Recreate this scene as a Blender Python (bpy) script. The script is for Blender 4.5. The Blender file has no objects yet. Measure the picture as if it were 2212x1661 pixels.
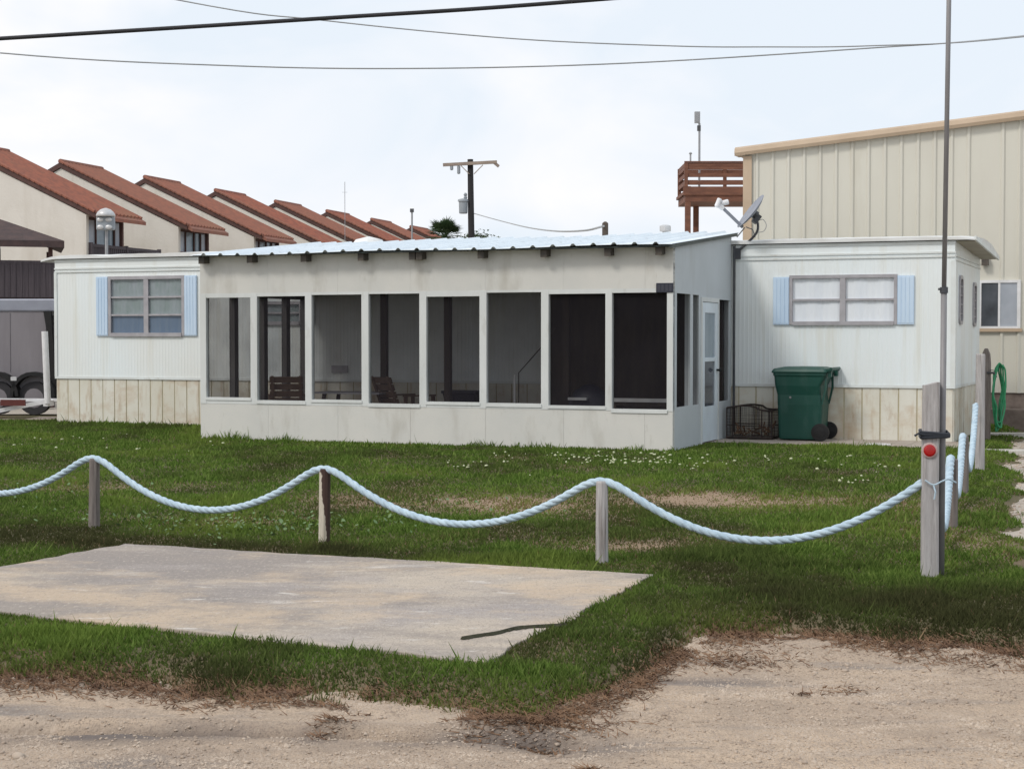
import bpy, bmesh, math, random
import numpy as np
from mathutils import Vector, Matrix

R = math.radians
random.seed(7)
rng = np.random.default_rng(11)
scene = bpy.context.scene
col = scene.collection

# ------------------------------------------------------------------ camera
cam_d = bpy.data.cameras.new("camera")
cam = bpy.data.objects.new("camera", cam_d)
col.objects.link(cam)
cam.location = (0, 0, 1.6)
cam.rotation_euler = (R(90 - 1.647), 0, 0)
cam_d.sensor_width = 36
cam_d.lens = 36 * 3530 / 2212
cam_d.clip_start = 0.1
cam_d.clip_end = 6000
scene.camera = cam

# ------------------------------------------------------------------ sky and sun
SUN_EL, SUN_AZ = 46, -128          # azimuth clockwise from +Y (camera looks along +Y)
w = bpy.data.worlds.new("World")
scene.world = w
w.use_nodes = True
nt = w.node_tree
nt.nodes.clear()
wo = nt.nodes.new("ShaderNodeOutputWorld")
bg = nt.nodes.new("ShaderNodeBackground")
sky = nt.nodes.new("ShaderNodeTexSky")
sky.sky_type = 'NISHITA'
sky.sun_disc = False
sky.sun_elevation = R(SUN_EL)
sky.sun_rotation = R(SUN_AZ)
sky.dust_density = 2.0
tc = nt.nodes.new("ShaderNodeTexCoord")
mp = nt.nodes.new("ShaderNodeMapping")
mp.inputs["Scale"].default_value = (1.0, 1.0, 2.0)
mp.inputs["Location"].default_value = (1.3, 2.4, 0.8)
mp.inputs["Rotation"].default_value = (0, R(-18), 0)
nz = nt.nodes.new("ShaderNodeTexNoise")
nz.inputs["Scale"].default_value = 4.5
nz.inputs["Detail"].default_value = 5
nz.inputs["Roughness"].default_value = 0.5
nz.inputs["Distortion"].default_value = 0.4
rm = nt.nodes.new("ShaderNodeMapRange")
rm.inputs["From Min"].default_value = 0.40
rm.inputs["From Max"].default_value = 0.62
rm.inputs["To Min"].default_value = 0.36
rm.inputs["To Max"].default_value = 1.0
mx = nt.nodes.new("ShaderNodeMix")
mx.data_type = 'RGBA'
mx.inputs["B"].default_value = (10.1, 10.05, 10.3, 1)
nt.links.new(tc.outputs["Generated"], mp.inputs["Vector"])
nt.links.new(mp.outputs["Vector"], nz.inputs["Vector"])
sep = nt.nodes.new("ShaderNodeSeparateXYZ")          # thicker cloud toward the sun's side of the sky
nt.links.new(tc.outputs["Generated"], sep.inputs[0])
wa = nt.nodes.new("ShaderNodeMath"); wa.operation = 'MULTIPLY_ADD'
wa.inputs[1].default_value = -0.42
nt.links.new(sep.outputs["X"], wa.inputs[0]); nt.links.new(nz.outputs["Fac"], wa.inputs[2])
nt.links.new(wa.outputs[0], rm.inputs["Value"])
nt.links.new(rm.outputs["Result"], mx.inputs["Factor"])
gm = nt.nodes.new("ShaderNodeMix")      # thin veil of high cloud lifts the blue gaps
gm.data_type = 'RGBA'
gm.inputs["Factor"].default_value = 0.93
gm.inputs["B"].default_value = (7.5, 8.7, 9.9, 1)
nt.links.new(sky.outputs["Color"], gm.inputs["A"])
nt.links.new(gm.outputs["Result"], mx.inputs["A"])
nt.links.new(mx.outputs["Result"], bg.inputs["Color"])
bg.inputs["Strength"].default_value = 0.1
nt.links.new(bg.outputs["Background"], wo.inputs["Surface"])

sun_d = bpy.data.lights.new("sun", 'SUN')
sun_d.energy = 1.6
sun_d.angle = R(12)
sun_d.color = (1.0, 0.95, 0.88)
sun = bpy.data.objects.new("sun", sun_d)
col.objects.link(sun)
sun.location = (-10, -10, 30)
sdir = Vector((math.sin(R(SUN_AZ)) * math.cos(R(SUN_EL)), math.cos(R(SUN_AZ)) * math.cos(R(SUN_EL)), math.sin(R(SUN_EL))))
sun.rotation_euler = sdir.to_track_quat('Z', 'Y').to_euler()

vs = scene.view_settings
vs.view_transform = 'Standard'
vs.look = 'None'
vs.exposure = 0.0
vs.gamma = 1.0
vs.use_curve_mapping = False
scene.render.engine = 'CYCLES'
scene.cycles.transparent_max_bounces = 16

# ------------------------------------------------------------------ materials
def new_mat(name):
    m = bpy.data.materials.new(name)
    m.use_nodes = True
    t = m.node_tree
    return m, t, t.nodes["Principled BSDF"]

def mat(name, c, c2=None, scale=3.0, stretch=(1, 1, 1), rough=0.6, metal=0.0, bump=0.0, bscale=None,
        contrast=(0.35, 0.65), stain=None, stain_scale=(6, 6, 0.5), stain_lim=(0.55, 0.75), spec=0.4, fine=None):
    """noise mix of two colours, an optional stain layer, an optional fine speckle and bump"""
    m, t, b = new_mat(name)
    N, L = t.nodes, t.links
    b.inputs["Roughness"].default_value = rough
    b.inputs["Metallic"].default_value = metal
    b.inputs["Specular IOR Level"].default_value = spec
    co = N.new("ShaderNodeTexCoord")
    def noise(sc, st, detail=5):
        p = N.new("ShaderNodeMapping")
        p.inputs["Scale"].default_value = st
        n = N.new("ShaderNodeTexNoise")
        n.inputs["Scale"].default_value = sc
        n.inputs["Detail"].default_value = detail
        n.inputs["Roughness"].default_value = 0.6
        L.new(co.outputs["Object"], p.inputs["Vector"])
        L.new(p.outputs["Vector"], n.inputs["Vector"])
        return n
    def ramp(n, lo, hi):
        r = N.new("ShaderNodeMapRange")
        r.inputs["From Min"].default_value = lo
        r.inputs["From Max"].default_value = hi
        L.new(n.outputs["Fac"], r.inputs["Value"])
        return r
    out = None
    if c2 is None:
        c2 = tuple(x * 0.8 for x in c)
    n1 = noise(scale, stretch)
    r1 = ramp(n1, *contrast)
    x1 = N.new("ShaderNodeMix"); x1.data_type = 'RGBA'
    x1.inputs["A"].default_value = (*c, 1); x1.inputs["B"].default_value = (*c2, 1)
    L.new(r1.outputs["Result"], x1.inputs["Factor"])
    out = x1.outputs["Result"]
    if stain:
        n2 = noise(1.0, stain_scale, 6)
        r2 = ramp(n2, *stain_lim)
        x2 = N.new("ShaderNodeMix"); x2.data_type = 'RGBA'
        x2.inputs["B"].default_value = (*stain, 1)
        L.new(r2.outputs["Result"], x2.inputs["Factor"]); L.new(out, x2.inputs["A"])
        out = x2.outputs["Result"]
    if fine:
        fc, fs, flo, fhi = fine
        n3 = noise(fs, (1, 1, 1), 3)
        r3 = ramp(n3, flo, fhi)
        x3 = N.new("ShaderNodeMix"); x3.data_type = 'RGBA'
        x3.inputs["B"].default_value = (*fc, 1)
        L.new(r3.outputs["Result"], x3.inputs["Factor"]); L.new(out, x3.inputs["A"])
        out = x3.outputs["Result"]
    L.new(out, b.inputs["Base Color"])
    if bump:
        nb = noise(bscale or scale * 4, stretch, 6)
        bp = N.new("ShaderNodeBump")
        bp.inputs["Strength"].default_value = 1.0
        bp.inputs["Distance"].default_value = bump
        L.new(nb.outputs["Fac"], bp.inputs["Height"])
        L.new(bp.outputs["Normal"], b.inputs["Normal"])
    return m

M = {}
M['siding'] = mat("white_siding", (.765, .83, .85), (.755, .78, .76), 0.7, (1, 1, .35), rough=.42, stain=(.64, .63, .54), stain_scale=(5, 5, .35), stain_lim=(.52, .9))
M['trim_white'] = mat("white_trim", (.72, .77, .77), (.64, .66, .64), 2.0, rough=.45, stain=(.45, .42, .36), stain_scale=(3, 3, 3), stain_lim=(.6, .85))
M['skirt'] = mat("skirting_paint", (.70, .69, .62), (.62, .595, .50), 1.6, (1, 1, .6), rough=.65, stain=(.44, .32, .19), stain_scale=(6, 6, 1.2), stain_lim=(.54, .80))
M['skirt_groove'] = mat("skirting_groove", (.40, .35, .23), (.52, .47, .34), 3, rough=.8)
M['porch_wall'] = mat("porch_paint", (.64, .63, .59), (.58, .58, .55), 1.1, rough=.6, stain=(.42, .40, .35), stain_scale=(2.2, 2.2, .7), stain_lim=(.54, .82), bump=.002, bscale=30)
M['porch_trim'] = mat("porch_trim_paint", (.66, .68, .67), (.58, .60, .585), 2.2, (1, 1, .3), rough=.55, stain=(.45, .45, .42), stain_scale=(6, 6, 2), stain_lim=(.58, .85))
M['roof_metal'] = mat("porch_roof_metal", (.78, .85, .90), (.69, .77, .83), .8, rough=.4, metal=.15, spec=.6, stain=(.46, .5, .52), stain_scale=(.8, 5, 5), stain_lim=(.55, .9))
M['roof_edge'] = mat("dark_roof_edge", (.035, .05, .05), (.06, .075, .07), 3, rough=.5)
M['rafter'] = mat("rafter_wood", (.06, .055, .05), (.10, .085, .07), 8, (1, 8, 1), rough=.8)
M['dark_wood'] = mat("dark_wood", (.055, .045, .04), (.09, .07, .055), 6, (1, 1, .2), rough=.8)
M['bare_post'] = mat("bare_porch_post", (.13, .125, .12), (.085, .08, .08), 6, (1, 1, .2), rough=.8)
M['chair_wood'] = mat("chair_wood", (.14, .088, .066), (.19, .125, .09), 8, rough=.7)
M['table_grey'] = mat("table_grey", (.35, .34, .36), (.28, .28, .3), 8, rough=.6)
M['membrane'] = mat("roof_membrane", (.74, .76, .76), (.62, .62, .6), 1.2, rough=.5, stain=(.35, .34, .31), stain_scale=(1.2, 6, 6), stain_lim=(.58, .85))
M['soffit'] = mat("soffit", (.42, .40, .33), (.34, .31, .25), 3, rough=.7)
M['shutter'] = mat("blue_shutter", (.50, .64, .80), (.58, .71, .85), 3, (1, 1, .3), rough=.5, stain=(.6, .7, .78), stain_scale=(8, 8, 1), stain_lim=(.55, .85))
M['alu'] = mat("window_aluminium", (.43, .42, .44), (.34, .33, .35), 6, rough=.45, metal=.3)
M['alu_light'] = mat("light_aluminium", (.6, .61, .62), (.5, .5, .5), 6, rough=.4, metal=.3)
M['curtain'] = mat("white_curtain", (.86, .87, .89), (.80, .82, .86), 2, (3, 1, .4), rough=.9)
M['curtain_grey'] = mat("grey_curtain", (.22, .27, .26), (.30, .33, .35), 2, (3, 1, 1.5), rough=.9)
M['curtain_blue'] = mat("blue_grey_curtain", (.10, .155, .24), (.13, .18, .25), 3, (5, 1, .5), rough=.9)
M['interior'] = mat("dark_interior", (.03, .03, .035), (.05, .045, .045), 2, rough=.9)
M['door_white'] = mat("door_paint", (.70, .78, .84), (.62, .68, .72), 2, rough=.35)
M['green_plastic'] = mat("green_plastic", (.006, .054, .040), (.009, .066, .050), 2.5, rough=.45, stain=(.035, .085, .072), stain_scale=(5, 5, 1.5), stain_lim=(.55, .8), spec=.4)
M['black_rubber'] = mat("black_rubber", (.007, .007, .008), (.012, .012, .012), 8, rough=.7)
M['plaque'] = mat("dark_plaque", (.018, .02, .035), (.03, .033, .05), 40, rough=.5)
M['plaque_mark'] = mat("plaque_mark", (.05, .055, .075), (.04, .04, .055), 40, rough=.5)
M['wire'] = mat("rusty_wire", (.05, .03, .025), (.02, .018, .018), 20, rough=.8)
M['tan_metal'] = mat("tan_wall_metal", (.615, .60, .525), (.565, .545, .475), .8, (1, 1, .3), rough=.5, stain=(.48, .44, .35), stain_scale=(2, 2, .3), stain_lim=(.58, .9))
M['tan_trim'] = mat("tan_trim_metal", (.50, .385, .275), (.44, .335, .235), 1.5, rough=.45)
M['foundation'] = mat("foundation", (.26, .21, .18), (.16, .125, .105), 4, rough=.9, bump=.01)
M['deck_wood'] = mat("redwood_stain", (.20, .085, .05), (.13, .055, .035), 2, (1, 1, 4), rough=.65)
M['galv'] = mat("galvanised_steel", (.27, .265, .27), (.20, .195, .20), 10, (1, 1, .3), rough=.55, metal=.2)
M['dish_grey'] = mat("dish_grey", (.27, .29, .34), (.22, .235, .27), 6, rough=.5)
M['dish_dark'] = mat("dish_dark", (.05, .055, .065), (.08, .08, .085), 6, rough=.5)
M['white_plastic'] = mat("white_plastic", (.78, .78, .8), (.66, .66, .66), 6, rough=.4)
M['stucco'] = mat("cream_stucco", (.645, .615, .565), (.58, .55, .50), .5, rough=.9, stain=(.46, .42, .36), stain_scale=(.5, .5, .12), stain_lim=(.5, .8), bump=.01, bscale=10)
M['fascia_brown'] = mat("brown_fascia", (.10, .05, .042), (.07, .038, .034), 2, rough=.8)
M['brown_wood'] = mat("dark_brown_boards", (.055, .045, .052), (.085, .07, .078), 3, (6, 6, .3), rough=.8)
M['brown_shingle'] = mat("brown_shingle", (.085, .055, .052), (.055, .04, .04), 4, rough=.9, bump=.01)
M['red_paint'] = mat("dark_red_paint", (.15, .035, .03), (.10, .025, .022), 3, rough=.6)
M['glass_blue'] = mat("house_glass", (.16, .22, .27), (.30, .36, .40), .9, rough=.15, spec=.6)
M['house_curtain'] = mat("curtained_pane", (.42, .45, .50), (.32, .35, .40), 1.5, rough=.3)
M['side_shaded_paint'] = mat("porch_shaded_paint", (.50, .535, .555), (.46, .495, .51), 1.1, rough=.6, stain=(.40, .42, .42), stain_scale=(3.5, 3.5, .5), stain_lim=(.55, .85), bump=.002, bscale=30)  # porch wall paint with this side's shade put into the colour
M['dusty_tyre'] = mat("dusty_tyre", (.05, .048, .052), (.035, .034, .038), 6, rough=.9)
M['glass_dark'] = mat("dark_pane", (.04, .045, .055), (.09, .10, .12), 2, rough=.12, spec=.6)
M['trailer_grey'] = mat("cargo_grey", (.225, .21, .225), (.17, .155, .17), .8, (2, 2, .4), rough=.45)
M['trailer_roof'] = mat("cargo_roof_rail", (.30, .32, .37), (.25, .26, .31), 2, rough=.45, metal=.2)
M['rope'] = mat("painted_rope", (.53, .655, .74), (.40, .52, .61), 12, rough=.8, stain=(.42, .50, .57), stain_scale=(14, 14, 14), stain_lim=(.55, .8), bump=.004, bscale=160)
M['grey_post'] = mat("weathered_post", (.49, .47, .465), (.36, .34, .335), 7, (6, 6, .45), rough=.85, stain=(.20, .175, .16), stain_scale=(40, 40, 1.8), stain_lim=(.55, .72), bump=.006, bscale=40)
M['dark_post'] = mat("dark_weathered_post", (.25, .22, .20), (.16, .135, .125), 7, (6, 6, .45), rough=.9, stain=(.07, .06, .055), stain_scale=(40, 40, 1.8), stain_lim=(.55, .72), bump=.006, bscale=40)
M['split_post'] = mat("half_brown_post", (.62, .57, .47), (.50, .45, .37), 7, (6, 6, .4), rough=.85, stain=(.40, .35, .28), stain_scale=(11, 11, 1.2), stain_lim=(.50, .7), bump=.006, bscale=40)
M['reflector_red'] = mat("red_reflector", (.42, .004, .005), (.34, .003, .004), 60, rough=.25, spec=.6)
M['reflector_rim'] = mat("pink_reflector_rim", (.52, .38, .36), (.45, .32, .30), 30, rough=.5)
M['strap'] = mat("dark_strap", (.02, .025, .035), (.035, .04, .05), 30, rough=.7)
M['hose'] = mat("green_hose", (.015, .17, .07), (.03, .23, .11), 12, rough=.4)
M['pole_black'] = mat("creosote_pole", (.010, .009, .011), (.020, .018, .019), 2, (5, 5, .3), rough=.8)
M['crossarm'] = mat("crossarm_wood", (.33, .27, .22), (.25, .2, .17), 3, rough=.8)
M['transformer'] = mat("transformer_grey", (.30, .33, .36), (.24, .27, .30), 3, rough=.5)
M['cable_black'] = mat("black_cable", (.016, .017, .02), (.025, .025, .03), 3, rough=.6)
M['cable_grey'] = mat("grey_cable", (.30, .32, .33), (.36, .37, .38), 3, rough=.5)
M['concrete'] = mat("old_concrete", (.50, .43, .35), (.36, .325, .305), .5, rough=.9, contrast=(.42, .58),
                    stain=(.66, .61, .55), stain_scale=(.9, 2.8, 1), stain_lim=(.62, .68), fine=((.28, .235, .20), 85, .50, .70), bump=.005, bscale=80)
M['crack'] = mat("mossy_crack", (.035, .038, .02), (.06, .055, .035), 20, rough=.95, bump=.01)
M['pale_stone'] = mat("pale_stone", (.68, .67, .66), (.58, .56, .54), 6, rough=.85)
M['walk'] = mat("dirty_walk", (.40, .35, .30), (.32, .27, .225), 2.0, rough=.95, stain=(.24, .17, .13), stain_scale=(1.5, 3, 1), stain_lim=(.55, .75), bump=.006, bscale=30)
M['kerb'] = mat("kerb_concrete", (.52, .50, .46), (.42, .40, .36), 3, rough=.9)
M['dirt'] = mat("sandy_dirt", (.51, .395, .29), (.42, .325, .245), .6, rough=.95, contrast=(.38, .62),
                stain=(.265, .23, .205), stain_scale=(.6, 2.6, 1), stain_lim=(.54, .66), fine=((.25, .195, .15), 105, .48, .68), bump=.010, bscale=70)
M['gravel'] = mat("pale_gravel", (.52, .46, .39), (.40, .35, .30), 2.5, rough=.95, fine=((.25, .21, .18), 60, .5, .7), bump=.015, bscale=50)
M['stone'] = mat("road_stone", (.52, .43, .345), (.30, .235, .185), 5, rough=.9)
M['soil'] = mat("lawn_soil", (.115, .092, .050), (.080, .078, .034), 1.3, rough=1.0, fine=((.19, .14, .09), 60, .5, .7), bump=.02, bscale=25)
M['sand'] = mat("far_ground", (.42, .37, .31), (.33, .29, .24), .2, rough=1.0)
M['flower'] = mat("clover_white", (.64, .66, .46), (.52, .56, .34), 20, rough=.9)
M['weed'] = mat("weed_leaf", (.15, .22, .10), (.10, .17, .06), 20, rough=.7)
M['palm_leaf'] = mat("palm_leaf", (.035, .065, .025), (.06, .10, .04), 1.0, rough=.6)
M['palm_trunk'] = mat("palm_trunk", (.14, .11, .085), (.09, .07, .05), 4, rough=.9)
M['antenna'] = mat("antenna_metal", (.28, .29, .31), (.36, .37, .38), 3, rough=.5)
M['dead_grass'] = mat("dead_grass", (.24, .145, .085), (.12, .068, .042), 9, rough=.95)

def damp_layer(m, colour):
    """mixes a darker soil over the base colour where the mesh carries a 'damp' value"""
    t = m.node_tree; b = t.nodes["Principled BSDF"]; src = b.inputs["Base Color"].links[0].from_socket
    a = t.nodes.new("ShaderNodeAttribute"); a.attribute_name = "damp"
    x = t.nodes.new("ShaderNodeMix"); x.data_type = 'RGBA'; x.inputs["B"].default_value = (*colour, 1)
    t.links.new(a.outputs["Fac"], x.inputs["Factor"]); t.links.new(src, x.inputs["A"]); t.links.new(x.outputs["Result"], b.inputs["Base Color"])
def mottle(m, layers):
    """extra noise layers (colour, scale xyz, low, high, amount) over the base colour"""
    t = m.node_tree; N, L = t.nodes, t.links; b = N["Principled BSDF"]
    co = N.new("ShaderNodeTexCoord")
    for colour, sc, lo, hi, am in layers:
        src = b.inputs["Base Color"].links[0].from_socket
        p = N.new("ShaderNodeMapping"); p.inputs["Scale"].default_value = sc; p.inputs["Location"].default_value = (sc[0] * 1.7, 3.3, sc[1])
        n = N.new("ShaderNodeTexNoise"); n.inputs["Scale"].default_value = 1.0; n.inputs["Detail"].default_value = 8; n.inputs["Roughness"].default_value = .68
        r_ = N.new("ShaderNodeMapRange"); r_.inputs["From Min"].default_value = lo; r_.inputs["From Max"].default_value = hi; r_.inputs["To Max"].default_value = am
        x = N.new("ShaderNodeMix"); x.data_type = 'RGBA'; x.inputs["B"].default_value = (*colour, 1)
        L.new(co.outputs["Object"], p.inputs["Vector"]); L.new(p.outputs["Vector"], n.inputs["Vector"]); L.new(n.outputs["Fac"], r_.inputs["Value"])
        L.new(r_.outputs["Result"], x.inputs["Factor"]); L.new(src, x.inputs["A"]); L.new(x.outputs["Result"], b.inputs["Base Color"])
mottle(M['concrete'], [((.255, .225, .205), (.40, .7, 1), .46, .56, .8), ((.53, .415, .30), (.6, .9, 1), .49, .60, .75), ((.25, .225, .21), (8, 9, 1), .52, .66, .4), ((.66, .62, .57), (2.2, 6, 1), .62, .67, .75), ((.58, .51, .43), (40, 16, 1), .54, .66, .5), ((.20, .17, .15), (46, 18, 1), .55, .68, .65)])
mottle(M['dirt'], [((.31, .245, .19), (1.1, 2.4, 1), .50, .66, .55), ((.57, .455, .345), (1.0, 3.0, 1), .52, .68, .6), ((.25, .19, .145), (9, 10, 1), .55, .68, .4), ((.60, .50, .40), (48, 18, 1), .55, .66, .5), ((.17, .125, .095), (52, 20, 1), .56, .68, .65)])
mottle(M['skirt'], [((.50, .37, .24), (1.2, 1.2, 2.2), .50, .66, .6), ((.38, .25, .14), (4, 4, 1.4), .56, .72, .7)])
damp_layer(M['dirt'], (.150, .125, .112))
damp_layer(M['soil'], (.30, .215, .145))
mottle(M['porch_wall'], [((.36, .34, .29), (9, 9, 3), .60, .74, .35), ((.30, .25, .19), (1.6, 1.6, 3.0), .66, .78, .4)])
def brown_side_layer(m):
    """dark brown over one side of the post, wider at the top"""
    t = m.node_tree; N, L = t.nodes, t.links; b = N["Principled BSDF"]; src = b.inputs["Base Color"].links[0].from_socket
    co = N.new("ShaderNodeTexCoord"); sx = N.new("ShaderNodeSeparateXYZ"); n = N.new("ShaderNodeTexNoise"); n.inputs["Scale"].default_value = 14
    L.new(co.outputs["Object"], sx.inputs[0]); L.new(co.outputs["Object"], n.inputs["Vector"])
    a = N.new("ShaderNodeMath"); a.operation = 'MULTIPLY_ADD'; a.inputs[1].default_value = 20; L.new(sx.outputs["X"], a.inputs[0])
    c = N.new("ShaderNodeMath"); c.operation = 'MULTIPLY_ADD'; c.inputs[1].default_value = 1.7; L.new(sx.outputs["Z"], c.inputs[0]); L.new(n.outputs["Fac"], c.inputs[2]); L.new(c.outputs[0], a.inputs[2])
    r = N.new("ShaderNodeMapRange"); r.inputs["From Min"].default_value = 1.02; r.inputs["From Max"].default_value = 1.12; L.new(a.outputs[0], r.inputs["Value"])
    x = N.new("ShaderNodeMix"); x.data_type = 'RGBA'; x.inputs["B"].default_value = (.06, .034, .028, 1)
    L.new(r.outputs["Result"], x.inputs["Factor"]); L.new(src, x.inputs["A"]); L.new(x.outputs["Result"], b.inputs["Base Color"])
brown_side_layer(M['split_post'])
def tile_material():
    m, t, b = new_mat("red_clay_tile")
    N, L = t.nodes, t.links
    co = N.new("ShaderNodeTexCoord")
    n = N.new("ShaderNodeTexNoise"); n.inputs["Scale"].default_value = .55; n.inputs["Detail"].default_value = 7
    n2 = N.new("ShaderNodeTexNoise"); n2.inputs["Scale"].default_value = 3.5; n2.inputs["Detail"].default_value = 3
    x = N.new("ShaderNodeMix"); x.data_type = 'RGBA'
    x.inputs["A"].default_value = (.315, .105, .066, 1); x.inputs["B"].default_value = (.215, .078, .056, 1)
    x2 = N.new("ShaderNodeMix"); x2.data_type = 'RGBA'; x2.inputs["B"].default_value = (.26, .12, .075, 1)
    r = N.new("ShaderNodeMapRange"); r.inputs["From Min"].default_value = .52; r.inputs["From Max"].default_value = .75
    r0 = N.new("ShaderNodeMapRange"); r0.inputs["From Min"].default_value = .38; r0.inputs["From Max"].default_value = .62
    L.new(co.outputs["Object"], n.inputs["Vector"]); L.new(co.outputs["Object"], n2.inputs["Vector"])
    L.new(n2.outputs["Fac"], r0.inputs["Value"]); L.new(r0.outputs["Result"], x.inputs["Factor"])
    L.new(n.outputs["Fac"], r.inputs["Value"]); L.new(r.outputs["Result"], x2.inputs["Factor"])
    L.new(x.outputs["Result"], x2.inputs["A"])
    oi = N.new("ShaderNodeObjectInfo"); ro = N.new("ShaderNodeMapRange"); ro.inputs["To Max"].default_value = .55
    x3 = N.new("ShaderNodeMix"); x3.data_type = 'RGBA'; x3.inputs["B"].default_value = (.24, .125, .09, 1)
    L.new(oi.outputs["Random"], ro.inputs["Value"]); L.new(ro.outputs["Result"], x3.inputs["Factor"])
    L.new(x2.outputs["Result"], x3.inputs["A"]); L.new(x3.outputs["Result"], b.inputs["Base Color"])
    b.inputs["Roughness"].default_value = .85
    return m
M['tile'] = tile_material()

def screen_material():
    m = bpy.data.materials.new("insect_screen"); m.use_nodes = True
    t = m.node_tree; t.nodes.clear(); N, L = t.nodes, t.links
    o = N.new("ShaderNodeOutputMaterial"); mx = N.new("ShaderNodeMixShader")
    tr = N.new("ShaderNodeBsdfTransparent"); df = N.new("ShaderNodeBsdfDiffuse")
    df.inputs["Color"].default_value = (.028, .026, .031, 1)
    co = N.new("ShaderNodeTexCoord"); n = N.new("ShaderNodeTexNoise"); n.inputs["Scale"].default_value = 1.6; n.inputs["Detail"].default_value = 4
    r = N.new("ShaderNodeMapRange"); r.inputs["From Min"].default_value = .3; r.inputs["From Max"].default_value = .7
    r.inputs["To Min"].default_value = .34; r.inputs["To Max"].default_value = .50
    L.new(co.outputs["Object"], n.inputs["Vector"]); L.new(n.outputs["Fac"], r.inputs["Value"]); L.new(r.outputs["Result"], mx.inputs["Fac"])
    L.new(tr.outputs[0], mx.inputs[1]); L.new(df.outputs[0], mx.inputs[2]); L.new(mx.outputs[0], o.inputs["Surface"])
    return m
M['screen'] = screen_material()

def glass_material():
    m = bpy.data.materials.new("window_glass"); m.use_nodes = True
    t = m.node_tree; t.nodes.clear(); N, L = t.nodes, t.links
    o = N.new("ShaderNodeOutputMaterial"); mx = N.new("ShaderNodeMixShader")
    tr = N.new("ShaderNodeBsdfTransparent"); tr.inputs["Color"].default_value = (.95, .97, .98, 1)
    gl = N.new("ShaderNodeBsdfGlossy"); gl.inputs["Roughness"].default_value = .03
    fr = N.new("ShaderNodeLayerWeight"); fr.inputs["Blend"].default_value = .5
    pw = N.new("ShaderNodeMath"); pw.operation = 'POWER'; pw.inputs[1].default_value = 4.0; L.new(fr.outputs["Facing"], pw.inputs[0])
    ad = N.new("ShaderNodeMath"); ad.operation = 'MULTIPLY_ADD'; ad.inputs[1].default_value = .8; ad.inputs[2].default_value = .045
    L.new(pw.outputs[0], ad.inputs[0]); L.new(ad.outputs[0], mx.inputs["Fac"])
    L.new(tr.outputs[0], mx.inputs[1]); L.new(gl.outputs[0], mx.inputs[2]); L.new(mx.outputs[0], o.inputs["Surface"])
    return m
M['glass'] = glass_material()

def grass_material():
    """blade colour from two per-blade attributes (dry, tone) and a random value per blade"""
    m = bpy.data.materials.new("grass_blades"); m.use_nodes = True
    t = m.node_tree; t.nodes.clear(); N, L = t.nodes, t.links
    o = N.new("ShaderNodeOutputMaterial")
    geo = N.new("ShaderNodeNewGeometry")
    a1 = N.new("ShaderNodeAttribute"); a1.attribute_name = "dry"
    a2 = N.new("ShaderNodeAttribute"); a2.attribute_name = "tone"
    cr = N.new("ShaderNodeValToRGB")
    cr.color_ramp.elements[0].color = (.066, .118, .022, 1)
    cr.color_ramp.elements[1].color = (.215, .295, .075, 1)
    e = cr.color_ramp.elements.new(.55); e.color = (.118, .198, .038, 1)
    L.new(geo.outputs["Random Per Island"], cr.inputs["Fac"])
    x1 = N.new("ShaderNodeMix"); x1.data_type = 'RGBA'; x1.inputs["B"].default_value = (.066, .070, .030, 1)
    L.new(cr.outputs["Color"], x1.inputs["A"]); L.new(a2.outputs["Fac"], x1.inputs["Factor"])
    a3 = N.new("ShaderNodeAttribute"); a3.attribute_name = "lite"
    lt = N.new("ShaderNodeMath"); lt.operation = 'MULTIPLY'; lt.inputs[1].default_value = .6; L.new(a3.outputs["Fac"], lt.inputs[0])
    x0 = N.new("ShaderNodeMix"); x0.data_type = 'RGBA'; x0.inputs["B"].default_value = (.20, .27, .055, 1)
    L.new(x1.outputs["Result"], x0.inputs["A"]); L.new(lt.outputs[0], x0.inputs["Factor"])
    dr = N.new("ShaderNodeValToRGB")
    dr.color_ramp.elements[0].color = (.15, .085, .05, 1); dr.color_ramp.elements[1].color = (.34, .245, .15, 1)
    L.new(geo.outputs["Random Per Island"], dr.inputs["Fac"])
    x2 = N.new("ShaderNodeMix"); x2.data_type = 'RGBA'
    L.new(x0.outputs["Result"], x2.inputs["A"]); L.new(dr.outputs["Color"], x2.inputs["B"]); L.new(a1.outputs["Fac"], x2.inputs["Factor"])
    d = N.new("ShaderNodeBsdfDiffuse"); tl = N.new("ShaderNodeBsdfTranslucent"); mx = N.new("ShaderNodeMixShader"); mx.inputs["Fac"].default_value = .35
    L.new(x2.outputs["Result"], d.inputs["Color"]); L.new(x2.outputs["Result"], tl.inputs["Color"])
    L.new(d.outputs[0], mx.inputs[1]); L.new(tl.outputs[0], mx.inputs[2]); L.new(mx.outputs[0], o.inputs["Surface"])
    return m
M['grass'] = grass_material()

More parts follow.
